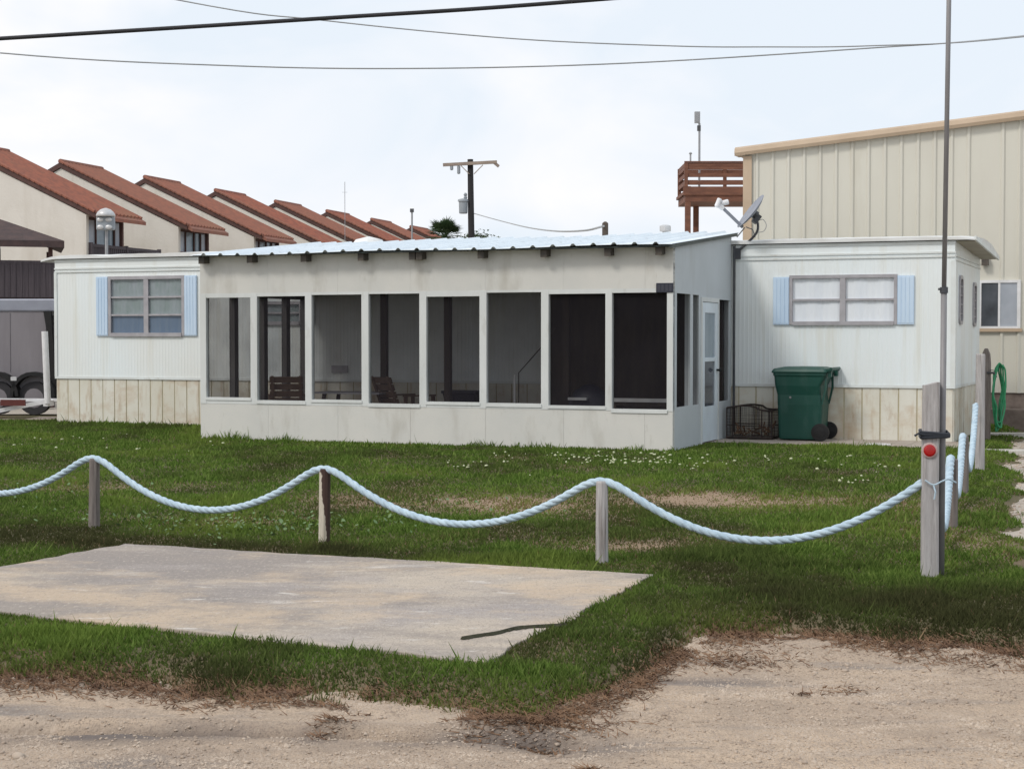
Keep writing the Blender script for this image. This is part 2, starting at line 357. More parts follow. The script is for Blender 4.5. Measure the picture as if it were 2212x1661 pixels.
# ------------------------------------------------------------------ helpers
class MB:
    def __init__(s): s.v = []; s.f = []
    def add(s, vs, fs):
        o = len(s.v); s.v += [tuple(p) for p in vs]; s.f += [tuple(i + o for i in f) for f in fs]; return s
    def box(s, x0, x1, y0, y1, z0, z1, mtx=None):
        vs = [Vector(p) for p in ((x0, y0, z0), (x1, y0, z0), (x1, y1, z0), (x0, y1, z0), (x0, y0, z1), (x1, y0, z1), (x1, y1, z1), (x0, y1, z1))]
        if mtx is not None: vs = [mtx @ p for p in vs]
        return s.add(vs, [(0, 3, 2, 1), (4, 5, 6, 7), (0, 1, 5, 4), (1, 2, 6, 5), (2, 3, 7, 6), (3, 0, 4, 7)])
    def prism(s, poly, axis, a, b):
        """extrude a 2-D polygon along axis ('x': (y,z), 'y': (x,z), 'z': (x,y)) from a to b"""
        def P(p, t): return (t, p[0], p[1]) if axis == 'x' else ((p[0], t, p[1]) if axis == 'y' else (p[0], p[1], t))
        n = len(poly)
        vs = [P(p, a) for p in poly] + [P(p, b) for p in poly]
        fs = [tuple(range(n))[::-1], tuple(range(n, 2 * n))] + [(i, (i + 1) % n, n + (i + 1) % n, n + i) for i in range(n)]
        return s.add(vs, fs)
    def bar(s, p, q, wx, wy=None):
        """rectangular bar between two points"""
        p, q = Vector(p), Vector(q); d = (q - p); l = d.length
        mt = Matrix.Translation(p) @ d.to_track_quat('Z', 'Y').to_matrix().to_4x4()
        wy = wy or wx
        return s.box(-wx / 2, wx / 2, -wy / 2, wy / 2, 0, l, mt)
    def tube(s, pts, r, n=8, cap=True):
        pts = [Vector(p) for p in pts]; k = len(pts)
        rs = r if isinstance(r, (list, tuple)) else [r] * k
        vs = []; up = None
        for i, p in enumerate(pts):
            d = (pts[min(i + 1, k - 1)] - pts[max(i - 1, 0)]).normalized()
            if up is None:
                up = d.orthogonal().normalized()
            up = (up - d * up.dot(d))
            if up.length < 1e-6: up = d.orthogonal()
            up.normalize(); sd = d.cross(up)
            for j in range(n):
                a = 2 * math.pi * j / n
                vs.append(p + (up * math.cos(a) + sd * math.sin(a)) * rs[i])
        fs = [(i * n + j, i * n + (j + 1) % n, (i + 1) * n + (j + 1) % n, (i + 1) * n + j) for i in range(k - 1) for j in range(n)]
        if cap: fs += [tuple(range(n))[::-1], tuple(range((k - 1) * n, k * n))]
        return s.add(vs, fs)
    def lathe(s, prof, n=20, mtx=None):
        vs = []; k = len(prof)
        for r, z in prof:
            for j in range(n):
                a = 2 * math.pi * j / n
                p = Vector((r * math.cos(a), r * math.sin(a), z)); vs.append(mtx @ p if mtx is not None else p)
        fs = [(i * n + j, i * n + (j + 1) % n, (i + 1) * n + (j + 1) % n, (i + 1) * n + j) for i in range(k - 1) for j in range(n)]
        fs += [tuple(range(n))[::-1], tuple(range((k - 1) * n, k * n))]
        return s.add(vs, fs)
    def loft(s, rings, cap=True):
        n = len(rings[0]); k = len(rings); vs = [p for r in rings for p in r]
        fs = [(i * n + j, i * n + (j + 1) % n, (i + 1) * n + (j + 1) % n, (i + 1) * n + j) for i in range(k - 1) for j in range(n)]
        if cap: fs += [tuple(range(n))[::-1], tuple(range((k - 1) * n, k * n))]
        return s.add(vs, fs)
    def build(s, name, m, parent=None, bevel=0.0, smooth=False, loc=None):
        me = bpy.data.meshes.new(name); me.from_pydata(s.v, [], s.f); me.update()
        bm = bmesh.new(); bm.from_mesh(me); bmesh.ops.recalc_face_normals(bm, faces=bm.faces); bm.to_mesh(me); bm.free()
        me.materials.append(M[m])
        if smooth:
            for p in me.polygons: p.use_smooth = True
        o = bpy.data.objects.new(name, me); col.objects.link(o)
        if parent: o.parent = parent
        if loc: o.location = loc
        if bevel:
            b = o.modifiers.new("bevel", 'BEVEL'); b.width = bevel; b.segments = 2; b.limit_method = 'ANGLE'
        return o

def np_mesh(name, v, f, m, parent=None, smooth=False, attrs=None):
    me = bpy.data.meshes.new(name)
    v = np.asarray(v, np.float32); f = np.asarray(f, np.int32); k = f.shape[1]
    me.vertices.add(len(v)); me.vertices.foreach_set("co", v.ravel())
    me.loops.add(f.size); me.loops.foreach_set("vertex_index", f.ravel())
    me.polygons.add(len(f)); me.polygons.foreach_set("loop_start", np.arange(0, f.size, k, dtype=np.int32))
    me.update(calc_edges=True)
    if smooth: me.polygons.foreach_set("use_smooth", np.ones(len(f), bool))
    for an, av in (attrs or {}).items():
        a = me.attributes.new(an, 'FLOAT', 'POINT'); a.data.foreach_set("value", np.asarray(av, np.float32))
    me.materials.append(M[m])
    o = bpy.data.objects.new(name, me); col.objects.link(o)
    if parent: o.parent = parent
    return o

def thing(name, label, cat, loc=(0, 0, 0), rz=0, group=None):
    o = bpy.data.objects.new(name, None); col.objects.link(o)
    o.location = loc; o.rotation_euler = (0, 0, rz); o.empty_display_size = .2
    return tag(o, label, cat, group)
def tag(o, label, cat, group=None):
    o["label"] = label; o["category"] = cat
    if group: o["group"] = group
    return o
def kind(o, k, label=None):
    o["kind"] = k
    if label: o["label"] = label
    return o
def copy_tree(o, parent=None):
    c = o.copy(); col.objects.link(c); c.parent = parent
    for ch in list(o.children): copy_tree(ch, c)
    return c

def smooth_path(pts, n=8):
    """Catmull-Rom through points"""
    P = [Vector(p) for p in pts]; P = [P[0] * 2 - P[1]] + P + [P[-1] * 2 - P[-2]]
    out = []
    for i in range(1, len(P) - 2):
        for k in range(n):
            t = k / n; a, b, c, d = P[i - 1], P[i], P[i + 1], P[i + 2]
            out.append(.5 * ((2 * b) + (c - a) * t + (2 * a - 5 * b + 4 * c - d) * t * t + (3 * b - a - 3 * c + d) * t ** 3))
    out.append(P[-2]); return out

# value noise for terrain and planting
_perm = rng.random((256, 256))
def vnoise(x, y):
    xi, yi = np.floor(x).astype(int), np.floor(y).astype(int); fx, fy = x - xi, y - yi
    fx = fx * fx * (3 - 2 * fx); fy = fy * fy * (3 - 2 * fy)
    g = lambda a, b: _perm[a % 256, b % 256]
    return (g(xi, yi) * (1 - fx) + g(xi + 1, yi) * fx) * (1 - fy) + (g(xi, yi + 1) * (1 - fx) + g(xi + 1, yi + 1) * fx) * fy
def fbm(x, y, o=4):
    s = 0; a = .5; t = 0
    for _ in range(o):
        s = s + a * vnoise(x, y); t += a; x = x * 2.03 + 17.1; y = y * 2.03 + 5.7; a *= .5
    return s / t

PHI = R(-21.8)
UX, UY = Vector((math.cos(PHI), math.sin(PHI), 0)), Vector((-math.sin(PHI), math.cos(PHI), 0))
TRO = Vector((6.698, 24.746, 0))      # mobile home: right front corner
PO = Vector((2.258, 22.932, 0))       # porch: right front corner

# ------------------------------------------------------------------ ground, lawn, road
LB = np.array([(-9, 11.2), (-6, 9.4), (-3.6, 8.25), (-2.49, 7.9), (-1.79, 7.79), (-1.09, 7.53), (-.64, 7.33), (-.11, 7.10), (.09, 7.01), (.42, 7.45), (.75, 8.3), (1.0, 9.05),
               (1.41, 9.13), (2.23, 8.77), (2.66, 8.5), (4, 7.9), (9, 6)])
def y_front(x):
    return np.interp(x, LB[:, 0], LB[:, 1]) + (fbm(x * 2.1 + 3, x * 0 + 9.5, 4) - .5) * .55
def x_right(y):
    base = np.where(y > 11.2, 3.50 + .303 * (y - 11.35), 3.50 + np.clip(11.2 - y, 0, 1.9) * .75)
    return base + (fbm(y * 1.3, y * 0 + 2.2, 4) - .5) * .7
def ell(x, y, cx, cy, rx, ry, rot=0.0):
    c, s = math.cos(rot), math.sin(rot); dx, dy = x - cx, y - cy
    u, w_ = dx * c + dy * s, -dx * s + dy * c
    return np.exp(-((u / rx) ** 2 + (w_ / ry) ** 2))
def dryness(x, y):
    d = 1.2 * ell(x, y, -.35, 15.6, 1.3, .75, -.35) + 1.15 * ell(x, y, 2.5, 16.0, 1.7, .8, -.3) + .6 * ell(x, y, -4.6, 17.4, 1.0, .6) + .55 * ell(x, y, -2.6, 14.2, .8, .45)
    d = d + .6 * ell(x, y, 3.55, 12.8, .45, 1.5) + .45 * ell(x, y, 1.9, 13.0, .7, .5) + .5 * ell(x, y, .9, 12.4, .5, .3)
    n = fbm(x * 1.1 + 40, y * .7 + 13, 4)
    return np.clip(d * (.10 + 1.45 * n) + np.clip((n - .60) * 2.5, 0, 1) * .35, 0, 1)
def lawn_z(x, y):
    z = .012 * (fbm(x * .9, y * .9, 3) - .5) * 2 + .004
    d = y_front(x) - y
    z = z - np.clip(d, -.40, 1) * .16 - .066
    e = x - x_right(y)
    z = np.where(e > -.1, z - np.clip(e + .1, 0, .6) * .22, z)
    return z
def grid(xs, ys, zf):
    X, Y = np.meshgrid(xs, ys); Z = zf(X, Y)
    v = np.stack([X, Y, Z], -1).reshape(-1, 3); nx, ny = len(xs), len(ys)
    i = np.arange(nx * ny).reshape(ny, nx)
    f = np.stack([i[:-1, :-1], i[:-1, 1:], i[1:, 1:], i[1:, :-1]], -1).reshape(-1, 4)
    return v, f

g = MB().add([(-900, -60, -.24), (900, -60, -.24), (900, 1800, -.24), (-900, 1800, -.24)], [(0, 1, 2, 3)]).build("ground", 'sand'); kind(g, 'structure', "sandy ground around the houses")
v, f = grid(np.linspace(-15, 13, 300), np.concatenate([np.linspace(6.2, 11, 110), np.linspace(11.1, 34.0, 140)]), lawn_z)
kind(np_mesh("lawn", v, f, 'soil', smooth=True, attrs={"damp": np.clip(dryness(v[:, 0], v[:, 1]) * 1.1 + .5 * np.clip((.35 - (v[:, 1] - y_front(v[:, 0]))) / .3, 0, 1), 0, 1)}), 'structure', "patchy lawn soil in front of the mobile home")
def road_z(x, y):
    z = -.055 + (fbm(x * .7, y * 1.5, 4) - .5) * .055 + (fbm(x * 5, y * 9, 3) - .5) * .014 + (fbm(x * 22, y * 26, 2) - .5) * .010
    yc = 6.80 - .085 * (x + 1.7) + (fbm(x * 1.5, x * 0 + 1.3, 3) - .5) * .16
    a = np.clip((x + 3.0) / .8, 0, 1) * np.clip((.42 - x) / .25, 0, 1)
    z = z - a * .060 * np.exp(-((y - yc) / .045) ** 2) + a * .03 * np.exp(-((y - yc - .14) / .07) ** 2)
    z = z - .035 * np.exp(-(((x - .17) / .09) ** 2 + ((y - 6.6) / .10) ** 2))
    z = z + .025 * np.exp(-(((x + .05) / .22) ** 2 + ((y - 6.86) / .12) ** 2))
    for cx, cy, rx_, ry_, hh in ((-.75, 6.80, .09, .05, .035), (-.82, 6.68, .05, .03, .022), (-1.35, 6.62, .08, .04, .014), (1.33, 7.5, .05, .03, .015), (.29, 6.13, .07, .04, .02), (-1.1, 6.74, .3, .02, .012), (-.15, 6.62, .25, .03, .014)):
        z = z + hh * np.exp(-(((x - cx) / rx_) ** 2 + ((y - cy) / ry_) ** 2)) * (.6 + .8 * fbm(x * 30, y * 30, 2))
    z = z + .012 * np.sin(y * 5 + x) * np.clip((x - .4), 0, 1) * .5
    return z
v, f = grid(np.linspace(-5.0, 6.0, 520), np.concatenate([np.linspace(3.0, 5.75, 60), np.linspace(5.77, 7.6, 210), np.linspace(7.615, 10.6, 150)]), road_z)
rx_, ry_ = v[:, 0], v[:, 1]
yc_ = 6.80 - .085 * (rx_ + 1.7)
damp = 1.1 * np.exp(-((ry_ - yc_ + .06) / .24) ** 2) * np.clip((.60 - rx_) / .4, 0, 1) * np.clip((fbm(rx_ * 1.3 + 5, ry_ * 4, 4) - .22) * 3.0, .15, 1)
damp = damp + .7 * np.exp(-((ry_ - 7.75 + .1 * (rx_ - 1.2)) / .16) ** 2) * np.clip((rx_ - .5) / .3, 0, 1) * np.clip((1.9 - rx_) / .5, 0, 1) * np.clip((fbm(rx_ * 2 + 9, ry_ * 5, 4) - .3) * 2.5, 0, 1)
damp = damp + .6 * np.clip((-.9 - rx_) / .6, 0, 1) * np.clip((6.55 - ry_) / .3, 0, 1) * np.clip((fbm(rx_ * 2 + 19, ry_ * 3, 4) - .35) * 2.2, 0, 1)
kind(np_mesh("dirt_road", v, f, 'dirt', smooth=True, attrs={"damp": np.clip(damp, 0, 1)}), 'structure', "sandy dirt road in the foreground")
v, f = grid(np.linspace(-14, 14, 60), np.linspace(-5, 2.98, 30), lambda x, y: -.06 + (fbm(x, y, 3) - .5) * .04)
kind(np_mesh("dirt_road", v, f, 'dirt', smooth=True), 'structure', "sandy dirt road behind the camera")
def drive_z(x, y): return -.045 + (fbm(x * 3, y * 3, 3) - .5) * .03
Y = np.linspace(5.0, 27, 200); S = np.linspace(0, 1, 40)
YY, SS = np.meshgrid(Y, S, indexing='ij'); XX = x_right(YY) - .35 + SS * 4.5
ZZ = drive_z(XX, YY); idx = np.arange(YY.size).reshape(YY.shape)
kind(np_mesh("driveway", np.stack([XX, YY, ZZ], -1).reshape(-1, 3), np.stack([idx[:-1, :-1], idx[:-1, 1:], idx[1:, 1:], idx[1:, :-1]], -1).reshape(-1, 4), 'gravel', smooth=True), 'structure', "pale gravel driveway beside the side rope fence")
sc_ = MB().box(-15.5, -6.8, 31.9, 33.0, -.1, .0).build("parking_strip", 'walk'); kind(sc_, 'structure', "bare strip under the parked trailers")

# slab: weathered concrete pad
SL = [(-.127, 7.938), (.949, 10.866), (-2.967, 12.488), (-4.12, 9.95)]
def slab_poly():
    out = []
    for i in range(4):
        a, b = SL[i], SL[(i + 1) % 4]
        for k in range(24):
            t = k / 24; j = .012 if k == 0 else .028
            out.append((a[0] + (b[0] - a[0]) * t + random.uniform(-j, j), a[1] + (b[1] - a[1]) * t + random.uniform(-j, j)))
    return out
sp = slab_poly()
slab = thing("concrete_slab", "weathered concrete slab set in the grass before the rope fence", "concrete slab", (0, 0, 0))
MB().prism(sp, 'z', -.08, .022).build("pad", 'concrete', slab, bevel=.006)
ck = MB()
cp = smooth_path([(-.262, 8.50, .024), (-.20, 8.56, .024), (-.08, 8.66, .024), (.02, 8.80, .024), (.10, 8.84, .024), (.24, 8.885, .024), (.30, 8.90, .024)], 6)
for i, (p, q) in enumerate(zip(cp, cp[1:])):
    wd = random.uniform(.007, .018) * (1.5 if i < 3 or 16 < i < 22 else 1)
    n = (q - p).cross(Vector((0, 0, 1))).normalized()
    ck.add([p - n * wd, q - n * wd, q + n * wd, p + n * wd, p + Vector((0, 0, .016)), q + Vector((0, 0, .016))], [(0, 1, 5, 4), (2, 3, 4, 5), (0, 4, 3), (1, 2, 5)])
ck.build("crack", 'crack', slab)

def in_slab(x, y, pad=0.0):
    ins = np.ones_like(x, bool)
    for i in range(4):
        a, b = SL[i], SL[(i + 1) % 4]
        ex, ey = b[0] - a[0], b[1] - a[1]; l = math.hypot(ex, ey)
        ins &= ((x - a[0]) * -ey + (y - a[1]) * ex) / l > -pad
    return ins
def loc2(x, y, o):
    dx, dy = x - o.x, y - o.y
    return dx * UX.x + dy * UX.y, dx * UY.x + dy * UY.y

# grass blades -------------------------------------------------------
def blades(n_try, ymin, ymax, dens_pow, hmin, hmax, wid, sx=1.28, edge=False):
    y = (ymin ** dens_pow + rng.random(n_try) * (ymax ** dens_pow - ymin ** dens_pow)) ** (1 / dens_pow)
    x = (rng.random(n_try) * 2 - 1) * (y * .3133 * sx + .3)
    ok = ~in_slab(x, y, -.045 * fbm(x * 5, y * 5, 3) * (rng.random(n_try) < .6))
    tx, ty = loc2(x, y, TRO); px, py = loc2(x, y, PO)
    ok &= ~((ty > -.02) & (ty < 4) & (tx > -16.6) & (tx < .05))
    ok &= ~((py > -.02) & (px > -7.78) & (px < .03))
    ok &= ~((ty > -1.62 + .5 * fbm(x * 2, y * 2)) & (ty < 0) & (tx > -3.6) & (tx < .5))
    fx = fbm(x * 3.1, y * 3.1, 3)
    d_f = y - y_front(x); d_r = x_right(y) - x
    ok &= d_f > -.05 - .25 * (fx > .6); ok &= d_r > -.05 - .3 * (fx > .62)
    ok &= ~((y > 31.5) & (x < -6.5))
    dry = dryness(x, y)
    keep = rng.random(n_try) > dry * (.35 + .45 * (fbm(x * 6, y * 3, 2) > .5))
    ok &= keep
    return x[ok], y[ok], dry[ok], d_f[ok], d_r[ok]
def blade_mesh(x, y, h, wdt, dry, tone, lean):
    n = len(x); z = lawn_z(x, y) - .004
    a = rng.random(n) * 2 * np.pi; b = rng.random(n) * 2 * np.pi
    l = lean * h
    px, py = np.cos(a) * wdt / 2, np.sin(a) * wdt / 2
    v = np.empty((n, 3, 3), np.float32)
    v[:, 0] = np.stack([x - px, y - py, z], -1); v[:, 1] = np.stack([x + px, y + py, z], -1)
    v[:, 2] = np.stack([x + np.cos(b) * l, y + np.sin(b) * l, z + h], -1)
    f = np.arange(n * 3).reshape(n, 3)
    return v.reshape(-1, 3), f, {"dry": np.repeat(dry, 3), "tone": np.repeat(tone, 3)}
B1 = blades(430000, 6.9, 31.5, 1.35, .03, .07, .007)
B2 = blades(520000, 6.8, 20, 1.1, .03, .07, .007, 1.7)
kp = rng.random(len(B2[1])) < np.clip((19 - B2[1]) / 10, 0, 1) ** 1.3
B2 = tuple(q[kp] for q in B2)
x, y, dry, d_f, d_r = (np.concatenate(q) for q in zip(B1, B2))
n = len(x)
clump = fbm(x * 2.3 + 7, y * 2.3 + 1, 3)
tall = np.clip((clump - .45) * 3, 0, 1)
shag = np.exp(-(np.clip(d_f, 0, 9) / 1.6) ** 2)
h = (.028 + .030 * rng.random(n)) * (.65 + .9 * tall) * (1 - .12 * shag) * (1 - .45 * dry)
tx, ty = loc2(x, y, PO); near = ((ty < 0) & (ty > -.16) & (tx > -7.8) & (tx < .1))
h = np.where(near, h * (1.3 + 1.1 * rng.random(n) * (clump > .5)), h)
wdt = (.0042 + .004 * rng.random(n)) * (1 + y / 8)
band = .75 * ell(x, y, -3.9, 12.9, 2.6, .55, -.4) + .75 * ell(x, y, -1.2, 12.05, 2.4, .42, -.42) + .9 * ell(x, y, 2.4, 9.7, 1.8, .75, -.1) + .65 * np.exp(-(np.clip(d_f, 0, 9) / .40) ** 2) + .5 * ell(x, y, .9, 8.6, .4, 1.0, -.35)
patch = fbm(x * .8 + 60, y * .45 + 31, 4)
tone = np.clip(band * (.5 + .9 * clump) + .3 * (clump < .42) + np.clip((patch - .56) * 3.5, 0, .55), 0, 1)
edge = np.exp(-(np.clip(d_f, -.3, 9) + .05) ** 2 / .16 ** 2)
dry_b = np.clip(np.where(rng.random(n) < dry * .70 + .02, .55 + .45 * rng.random(n), dry * .25) + np.where(rng.random(n) < edge * .75, .9, 0), 0, 1)
h = np.where(dry_b > .5, h * .7, h)
lite = np.clip((.47 - patch) * 5, 0, 1); h = h * (1 + .25 * lite); h = np.where(rng.random(n) < .012, h * (1.7 + .9 * rng.random(n)), h)
v, f, at = blade_mesh(x, y, h, wdt, dry_b, tone, .25 + .7 * rng.random(n))
at["lite"] = np.repeat(lite, 3)
kind(np_mesh("grass", v, f, 'grass', attrs=at), 'stuff', "green lawn grass with dry patches")
# litter of dead grass at the edge of the road and on the bare ground
N_ = 30000
x = rng.uniform(-4.5, 5.5, N_); y = y_front(x) + rng.normal(-.08, .16, N_)
ok = ~in_slab(x, y) & (fbm(x * 2.5, y * 2.5, 3) > .42); x, y = x[ok], y[ok]
for cx, cy, s_, k_ in ((-.75, 6.8, .045, 90), (-.81, 6.68, .03, 40), (.16, 6.62, .05, 130), (-.02, 6.8, .13, 420), (.2, 6.92, .16, 420), (1.05, 8.35, .22, 700), (.29, 6.13, .035, 60), (1.35, 7.48, .03, 30), (1.55, 7.58, .06, 40), (2.4, 8.35, .18, 350), (.62, 6.1, .03, 20), (-.55, 6.05, .04, 30)):
    x = np.append(x, rng.normal(cx, s_, k_)); y = np.append(y, rng.normal(cy, s_ * .7, k_))
n = len(x); a = rng.random(n) * 6.283; b = a + rng.normal(0, .4, n); L_ = rng.uniform(.02, .07, n)
z = np.maximum(road_z(x, y), lawn_z(x, y)) + .003; wd = .0032
v = np.empty((n, 3, 3)); v[:, 0] = np.stack([x - np.sin(a) * wd, y + np.cos(a) * wd, z], -1); v[:, 1] = np.stack([x + np.sin(a) * wd, y - np.cos(a) * wd, z + .004], -1)
v[:, 2] = np.stack([x + np.cos(b) * L_, y + np.sin(b) * L_, z + rng.random(n) * .030], -1)
kind(np_mesh("dead_grass", v.reshape(-1, 3), np.arange(3 * n).reshape(n, 3), 'dead_grass'), 'stuff', "reddish brown dead grass along the road edge")
# loose stones on the road
ico_v = np.array([(0, 0, 1), (.894, 0, .447), (.276, .851, .447), (-.724, .526, .447), (-.724, -.526, .447), (.276, -.851, .447), (.724, .526, -.447), (-.276, .851, -.447), (-.894, 0, -.447), (-.276, -.851, -.447), (.724, -.526, -.447), (0, 0, -1)])
ico_f = np.array([(0, 1, 2), (0, 2, 3), (0, 3, 4), (0, 4, 5), (0, 5, 1), (1, 6, 2), (2, 7, 3), (3, 8, 4), (4, 9, 5), (5, 10, 1), (6, 7, 2), (7, 8, 3), (8, 9, 4), (9, 10, 5), (10, 6, 1), (11, 7, 6), (11, 8, 7), (11, 9, 8), (11, 10, 9), (11, 6, 10)])
def pebbles(name, x, y, zf, s, m, label):
    n = len(x); V = ico_v[None] * (s[:, None, None] * (1 + rng.normal(0, .18, (n, 12, 1)))) * rng.uniform(.6, 1.3, (n, 1, 3)) * np.array([1, 1, .6])
    V = V + np.stack([x, y, zf(x, y) + s * .2], -1)[:, None]
    F = ico_f[None] + (np.arange(n) * 12)[:, None, None]
    kind(np_mesh(name, V.reshape(-1, 3), F.reshape(-1, 3), m), 'stuff', label)
x = rng.uniform(-3.4, 4, 26000); y = rng.uniform(5.2, 9.4, 26000)
ok = (y < y_front(x)) & (fbm(x * 1.5, y * 1.8, 3) > .46 - .16 * (y < 6.7)); x, y = x[ok], y[ok]
pebbles("road_stones", x, y, road_z, rng.gamma(2.0, .0016, len(x)) + .0022, 'stone', "small loose stones on the dirt road")
def grit(name, x, y, zf, s, m, label):
    n = len(x); o_ = np.array([(1, 0, 0), (0, 1, 0), (-1, 0, 0), (0, -1, 0), (0, 0, 1.)]); fo = np.array([(0, 1, 4), (1, 2, 4), (2, 3, 4), (3, 0, 4)])
    a = rng.random(n) * 6.28; c_, s_ = np.cos(a), np.sin(a); V = o_[None] * s[:, None, None] * rng.uniform(.6, 1.3, (n, 5, 1)) * np.array([1, 1, .75])
    V = np.stack([V[..., 0] * c_[:, None] - V[..., 1] * s_[:, None], V[..., 0] * s_[:, None] + V[..., 1] * c_[:, None], V[..., 2]], -1) + np.stack([x, y, zf(x, y) - s * .1], -1)[:, None]
    kind(np_mesh(name, V.reshape(-1, 3), (fo[None] + (np.arange(n) * 5)[:, None, None]).reshape(-1, 3), m), 'stuff', label)
x = rng.uniform(-3.2, 4, 150000); y = rng.uniform(5.4, 9.3, 150000)
ok = (y < y_front(x) + .03) & (np.abs(x) < y * .36) & (fbm(x * 1.8, y * 2.2, 3) > .40 + .16 * rng.random(len(x)) - .12 * (y < 6.5) + .10 * ((y > 6.5) & (y < 6.95) & (x < .4))); x, y = x[ok], y[ok]
grit("road_grit", x, y, road_z, rng.gamma(2.2, .0014, len(x)) + .0018, 'stone', "coarse sandy grit over the dirt road")
y = rng.uniform(6.0, 26, 8000); x = x_right(y) + rng.uniform(-.1, 4.0, 8000)
pebbles("driveway_gravel", x, y, drive_z, rng.gamma(2, .004, 8000) + .005, 'stone', "loose gravel on the driveway")

# clover flowers and broad-leaved weeds
def discs(name, x, y, z, r, m, label, tilt=.5):
    n = len(x); k = 6; a = np.arange(k) * 2 * np.pi / k
    V = np.empty((n, k, 3)); ti = rng.normal(0, tilt, (n, 2))
    V[:, :, 0] = x[:, None] + r[:, None] * np.cos(a); V[:, :, 1] = y[:, None] + r[:, None] * np.sin(a)
    V[:, :, 2] = z[:, None] + r[:, None] * (np.cos(a) * ti[:, :1] + np.sin(a) * ti[:, 1:])
    me = np_mesh(name, V.reshape(-1, 3), np.arange(n * k).reshape(n, k), m); return kind(me, 'stuff', label)
fx, fy = [], []
for (cx, cy, rx, ry, k) in ((-.55, 19.6, .35, .5, 12), (1.35, 20.8, 1.0, .9, 55), (1.7, 20.0, .9, .9, 40), (3.3, 20.6, .8, .7, 14), (3.6, 17.4, .25, .4, 9), (-6.2, 24.6, 1.2, 1.2, 14), (-4.6, 22.5, 1.5, 1, 6), (4.4, 19.6, .6, .6, 8), (.5, 21.3, .6, .4, 8)):
    fx += list(rng.normal(cx, rx * .6, k)); fy += list(rng.normal(cy, ry * .6, k))
fx, fy = np.array(fx), np.array(fy)
px, py = loc2(fx, fy, PO); ok = py < -.1; fx, fy = fx[ok], fy[ok]
pebbles("clover_flowers", fx, fy, lambda a, b: lawn_z(a, b) + .07, rng.uniform(.009, .022, len(fx)), 'flower', "small white clover flowers dotted over the lawn")
wx = np.concatenate([rng.normal(-2.0, .65, 300), rng.normal(-3.6, .5, 40), rng.normal(-.5, .4, 40), rng.normal(-4.6, .6, 50)])
wy = np.concatenate([rng.normal(13.7, .5, 300), rng.normal(14.6, .5, 40), rng.normal(15.2, .4, 40), rng.normal(16.6, .8, 50)])
discs("broadleaf_weeds", wx, wy, lawn_z(wx, wy) + rng.uniform(.02, .06, len(wx)), rng.uniform(.006, .019, len(wx)), 'weed', "pale broad-leaved weeds in the lawn by the rope")

# ------------------------------------------------------------------ mobile home
def spans(x0, x1, z0, z1, holes):
    """split [x0,x1]x[z0,z1] into rectangles that avoid holes (hx0,hx1,hz0,hz1)"""
    xs = sorted({x0, x1, *[h for H in holes for h in H[:2] if x0 < h < x1]})
    out = []
    for a, b in zip(xs, xs[1:]):
        c = (a + b) / 2; z = z0
        for H in sorted([H for H in holes if H[0] < c < H[1]], key=lambda H: H[2]):
            if H[2] > z: out.append((a, b, z, H[2]))
            z = H[3]
        if z < z1: out.append((a, b, z, z1))
    return out
def ribbed(mb, x0, x1, z0, z1, holes, pitch, depth, pt=lambda u, d, z: (u, d, z), ztop=None, flat=.6):
    """ribbed sheet in the u-z plane, ribs of the given depth toward -d"""
    for a, b, c, d in spans(x0, x1, z0, z1, holes):
        us = [a]; k = math.ceil((a - x0) / pitch - 1e-6)
        while True:
            u = x0 + k * pitch
            if u > b + pitch: break
            for t in (0, flat, flat + (1 - flat) * .3, flat + (1 - flat) * .7):
                q = u + t * pitch
                if a < q < b: us.append(q)
            k += 1
        us = sorted(set(us + [b])); vs = []
        for u in us:
            t = ((u - x0) / pitch) % 1
            dd = -depth if flat + (1 - flat) * .28 < t < flat + (1 - flat) * .72 else 0
            top = d if ztop is None or d < z1 - 1e-6 else ztop(u)
            vs += [pt(u, dd, c), pt(u, dd, top)]
        mb.add(vs, [(2 * i, 2 * i + 2, 2 * i + 3, 2 * i + 1) for i in range(len(us) - 1)])
    return mb

home = thing("mobile_home", "long white mobile home with ribbed siding and light blue shutters", "mobile home", TRO, PHI)
HL, HW, HZ0, HZ1 = 16.5, 3.55, .855, 3.06
WIN_L = (-15.27, -13.65, 1.645, 2.71); WIN_R = (-2.50, -.875, 1.82, 2.55); WIN_B = (-12.2, -10.85, 1.86, 2.24)
WIN_B = (-12.22, -11.22, 1.85, 2.22)
mb = MB()
ribbed(mb, -HL, 0, HZ0, HZ1 - .2, [WIN_L, WIN_R, WIN_B], .068, .0022)
mb.box(-HL, 0, -.004, .004, HZ1 - .2, HZ1)
EW = [(.50, .88, 1.83, 2.53), (2.45, 2.83, 1.81, 2.48)]
ribbed(mb, 0, HW, HZ0, HZ1 - .12, EW, .068, .0022, pt=lambda u, d, z: (-d, u, z))
mb.box(-.004, .004, .004, HW, HZ1 - .12, HZ1)
ribbed(mb, 0, HW, HZ0, HZ1, [], .068, .0022, pt=lambda u, d, z: (-HL + d, u, z))
mb.box(-HL, 0, HW, HW + .02, HZ0, HZ1)
mb.build("wall", 'siding', home)
MB().box(-HL + .02, -.02, .30, HW - .02, HZ0, HZ1 - .02).build("interior", 'interior', home)
